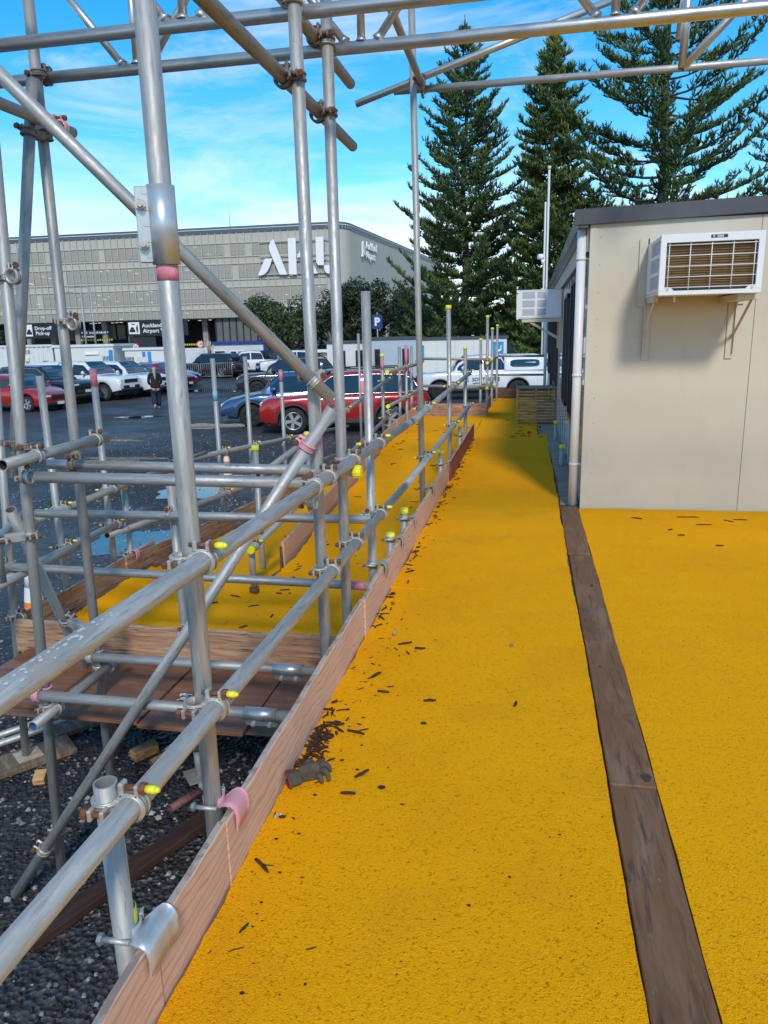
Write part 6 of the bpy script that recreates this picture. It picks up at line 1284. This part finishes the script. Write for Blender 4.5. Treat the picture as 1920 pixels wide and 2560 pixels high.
def norfolk(x, y, H, rad, base, nwh, seed, label, up=.25, dens=1., nm=NEEDLE, droop=.12, shape=.75, sr=.046, catkins=0, per=6, sl=.45, trunk_r=.30, inner=.2, sub=.26):
    rr = random.Random(seed); e = empty('norfolk_pine', (x, y, G), (0, 0, 0), label, 'tree', 'tall norfolk pines'); H = H - G
    mb = MB(); n = 16; mb.path([(.12 * math.sin(i * .9 + seed), .1 * math.cos(i * .7), H * i / n) for i in range(n + 1)], [trunk_r * (1 - .93 * i / n) + .02 for i in range(n + 1)], n=10); obj('trunk', mb, TRUNK, e)
    wd = MB(); ca = MB(); SP_, SD_, SL_, SR_ = [], [], [], []
    for w_ in range(nwh):
        t = w_ / (nwh - 1); z = base + (H - base - .3) * (t ** .95); Lb = rad * ((1 - t) ** shape) * (1 if t > .12 else .8 + t * 1.6) + .22; a0 = rr.uniform(0, 6.28)
        for k in range(per):
            if rr.random() < .07: continue
            a = a0 + 6.2832 * k / per + rr.gauss(0, .14); ll = Lb * rr.uniform(.66, 1.14); dr = Vector((math.cos(a), math.sin(a), 0)); side = Vector((-dr.y, dr.x, 0)); pts = []; lift = up * rr.uniform(.5, 1.5) + .5 * max(0, t - .75); z_ = z + rr.gauss(0, .10)
            for i in range(9):
                q_ = i / 8; pts.append(dr * ll * q_ + Vector((0, 0, z_ + ll * (-droop * math.sin(math.pi * q_ * .8) + lift * q_ * q_ + .08 * q_))) + side * ll * .05 * math.sin(q_ * 3 + seed + k))
            wd.path(pts, [max(.010, .045 * (1 - q_ / 8.5) * (ll / 4 + .3)) for q_ in range(9)], n=4, caps=False)
            nsub = max(3, int((4 + ll * 3.6) * dens))
            for si in range(nsub):
                q_ = inner + (1 - inner) * ((si + rr.random()) / nsub) ** .9; i = min(7, int(q_ * 8)); p = pts[i].lerp(pts[i + 1], q_ * 8 - i); tg = (pts[i + 1] - pts[i]).normalized(); sd = 1 if si % 2 else -1
                sdir = (tg * rr.uniform(.45, .9) + side * sd * rr.uniform(.35, .95) + Vector((0, 0, rr.uniform(-.08, .35)))).normalized(); sln = max(.16, ll * sub * (1.1 - .72 * q_)) * rr.uniform(.7, 1.25)
                ns = max(3, int(sln / .085))
                for j in range(ns):
                    f_ = (j + rr.random()) / ns; pp = p + sdir * sln * f_; dd = sdir * .6 + Vector((rr.gauss(0, .45), rr.gauss(0, .45), rr.uniform(.0, .75)))
                    SP_.append(pp[:]); SD_.append(dd[:]); SL_.append(sl * rr.uniform(.55, 1.15) * (.7 + .3 * (1 - f_))); SR_.append(sr * rr.uniform(.7, 1.25))
            if catkins and t < .75:
                for _ in range(catkins):
                    if rr.random() < .7: q_ = rr.uniform(.5, .98); p = pts[min(8, int(q_ * 8))] + side * rr.uniform(-.3, .3); ca.path([p, p - Vector((0, 0, .2)), p - Vector((.02, 0, rr.uniform(.3, .45)))], [.025, .04, .02], n=5)
    for _ in range(30): SP_.append((0, 0, H - rr.uniform(0, 1.0))); SD_.append((rr.gauss(0, 1), rr.gauss(0, 1), .8)); SL_.append(.4); SR_.append(sr)
    SP_.append((0, 0, H)); SD_.append((0, 0, 1)); SL_.append(.9); SR_.append(sr)
    link('branches', wd.mesh('branches', TRUNK), e)['kind'] = 'stuff'; link('crown', shoots_mesh('crown', SP_, SD_, SL_, SR_, nm, seed), e)['kind'] = 'stuff'
    if ca.v: o_ = obj('catkins', ca, CONEB, e); o_['kind'] = 'stuff'
    print('tree shoots', len(SP_)); return e
norfolk(-4.2, 50.5, 19.4, 4.9, 1.4, 34, 3, 'broad norfolk pine left of the other tall pines', up=.30, dens=1.6, shape=.62, inner=.2, per=6)
norfolk(1.0, 45.0, 16.6, 2.9, 1.2, 40, 5, 'narrow dense norfolk pine with brown catkins behind the mast', up=.16, dens=1.75, nm=NEEDLE2, shape=.52, catkins=1, per=7, inner=.14, sub=.30)
norfolk(6.6, 43.5, 24.5, 6.6, 2.0, 25, 8, 'large open norfolk pine with bare trunk above the cabin', up=.34, dens=1.35, shape=.52, droop=.10, trunk_r=.36, per=6, inner=.24, sub=.20)
norfolk(17.2, 50.5, 21.5, 6.8, 2.0, 22, 13, 'norfolk pine at the right edge of the picture', up=.32, dens=1.2, shape=.6, per=5, sub=.22)
LEAFD = leaf_mat('dark_broadleaf', (.016, .026, .014), (.045, .060, .026), .55); LEAFM = leaf_mat('mid_broadleaf', (.025, .045, .016), (.075, .105, .032), .55)
def shrub(x, y, rx, rz, z0, seed, label, m, n=9000, name='shrub_tree', ls=.16, group='dark evergreen shrubs', cat='tree'):
    rr = random.Random(seed); e = empty(name, (x, y, G), (0, 0, 0), label, cat, group); mb = MB()
    cl = [(Vector((rr.uniform(-1, 1) * rx * .72, rr.uniform(-1, 1) * rx * .6, z0 + rz * (1 + rr.uniform(-.75, .78)))), rr.uniform(.30, .52) * rx * .8) for _ in range(20)]
    for c, r_ in cl:
        mid = Vector((c.x * .3, c.y * .3, c.z * .45)); mb.path([(0, 0, 0), mid, c], [.16, .09, .03], n=5)
    obj('trunk', mb, TRUNK, e); f = MB()
    for _ in range(n):
        c, r_ = rr.choice(cl); d = Vector((rr.gauss(0, 1), rr.gauss(0, 1), rr.gauss(0, 1))).normalized(); p = c + d * r_ * rr.uniform(.55, 1.08) ** .8
        if p.z < .2: continue
        nn = (d + Vector((rr.gauss(0, .6), rr.gauss(0, .6), rr.gauss(0, .6) + .3))).normalized(); u = nn.orthogonal().normalized(); v = nn.cross(u); a = rr.uniform(0, 6.28); u2 = u * math.cos(a) + v * math.sin(a); v2 = nn.cross(u2); s = ls * rr.uniform(.6, 1.3)
        f.poly([p - u2 * s, p + v2 * s * .42, p + u2 * s, p - v2 * s * .42])
    o_ = obj('crown', f, m, e); o_['kind'] = 'stuff'; return e
shrub(-20.0, 60.8, 3.4, 2.3, 1.2, 1, 'rounded dark evergreen left of the tall post pair', LEAFM); shrub(-15.6, 61.8, 3.1, 2.7, 1.6, 2, 'dark evergreen between the tall posts', LEAFD); shrub(-11.8, 61.6, 3.3, 2.6, 1.6, 4, 'dark evergreen behind the parking sign', LEAFD)
shrub(-6.8, 58.0, 3.6, 2.0, .8, 6, 'dark evergreen below the broad pine', LEAFD, 7000); shrub(-1.2, 57.0, 3.8, 2.0, .8, 7, 'dark evergreen between the pine trunks', LEAFD, 7000); shrub(4.2, 56, 3.8, 2.0, .8, 9, 'dark evergreen beyond the far hoarding', LEAFD, 6000)
shrub(-63, 78, 3.6, 2.5, 1.4, 12, 'dark tree at the far left edge', LEAFD, 5000, ls=.25)
PAMP = mat('pampas_blade', (.16, .18, .06), .7, var=.3, vscale=2); PLUME = mat('pampas_plume', (.52, .44, .30), .85)
pm_ = empty('pampas_grass', (-24.6, 55.6, G), (0, 0, 0), 'clump of pampas grass with pale plumes before the fence', 'plant'); f = MB(); rr = random.Random(4)
for _ in range(520):
    a = rr.uniform(0, 6.28); L_ = rr.uniform(.9, 2.1); dr = Vector((math.cos(a), math.sin(a), 0)); s = Vector((-dr.y, dr.x, 0)) * .02; k = rr.uniform(.25, .75); p0 = dr * rr.uniform(0, .25); p1 = p0 + dr * L_ * k * .4 + Vector((0, 0, L_ * .75)); p2 = p0 + dr * L_ * k + Vector((0, 0, L_ * rr.uniform(.55, .95)))
    f.poly([p0 - s, p0 + s, p1 + s, p1 - s]); f.poly([p1 - s, p1 + s, p2])
o_ = obj('blades', f, PAMP, pm_); o_['kind'] = 'stuff'
for _ in range(11):
    a = rr.uniform(0, 6.28); k = rr.uniform(.1, .5); mb = MB(); p0 = Vector((0, 0, 0)); p1 = Vector((math.cos(a) * k, math.sin(a) * k, rr.uniform(1.7, 2.2))); p2 = p1 * 1.22; mb.path([p0, p1, p1.lerp(p2, .5), p2], [.012, .02, .075, .01], n=6); obj('plume', mb, PLUME, pm_)
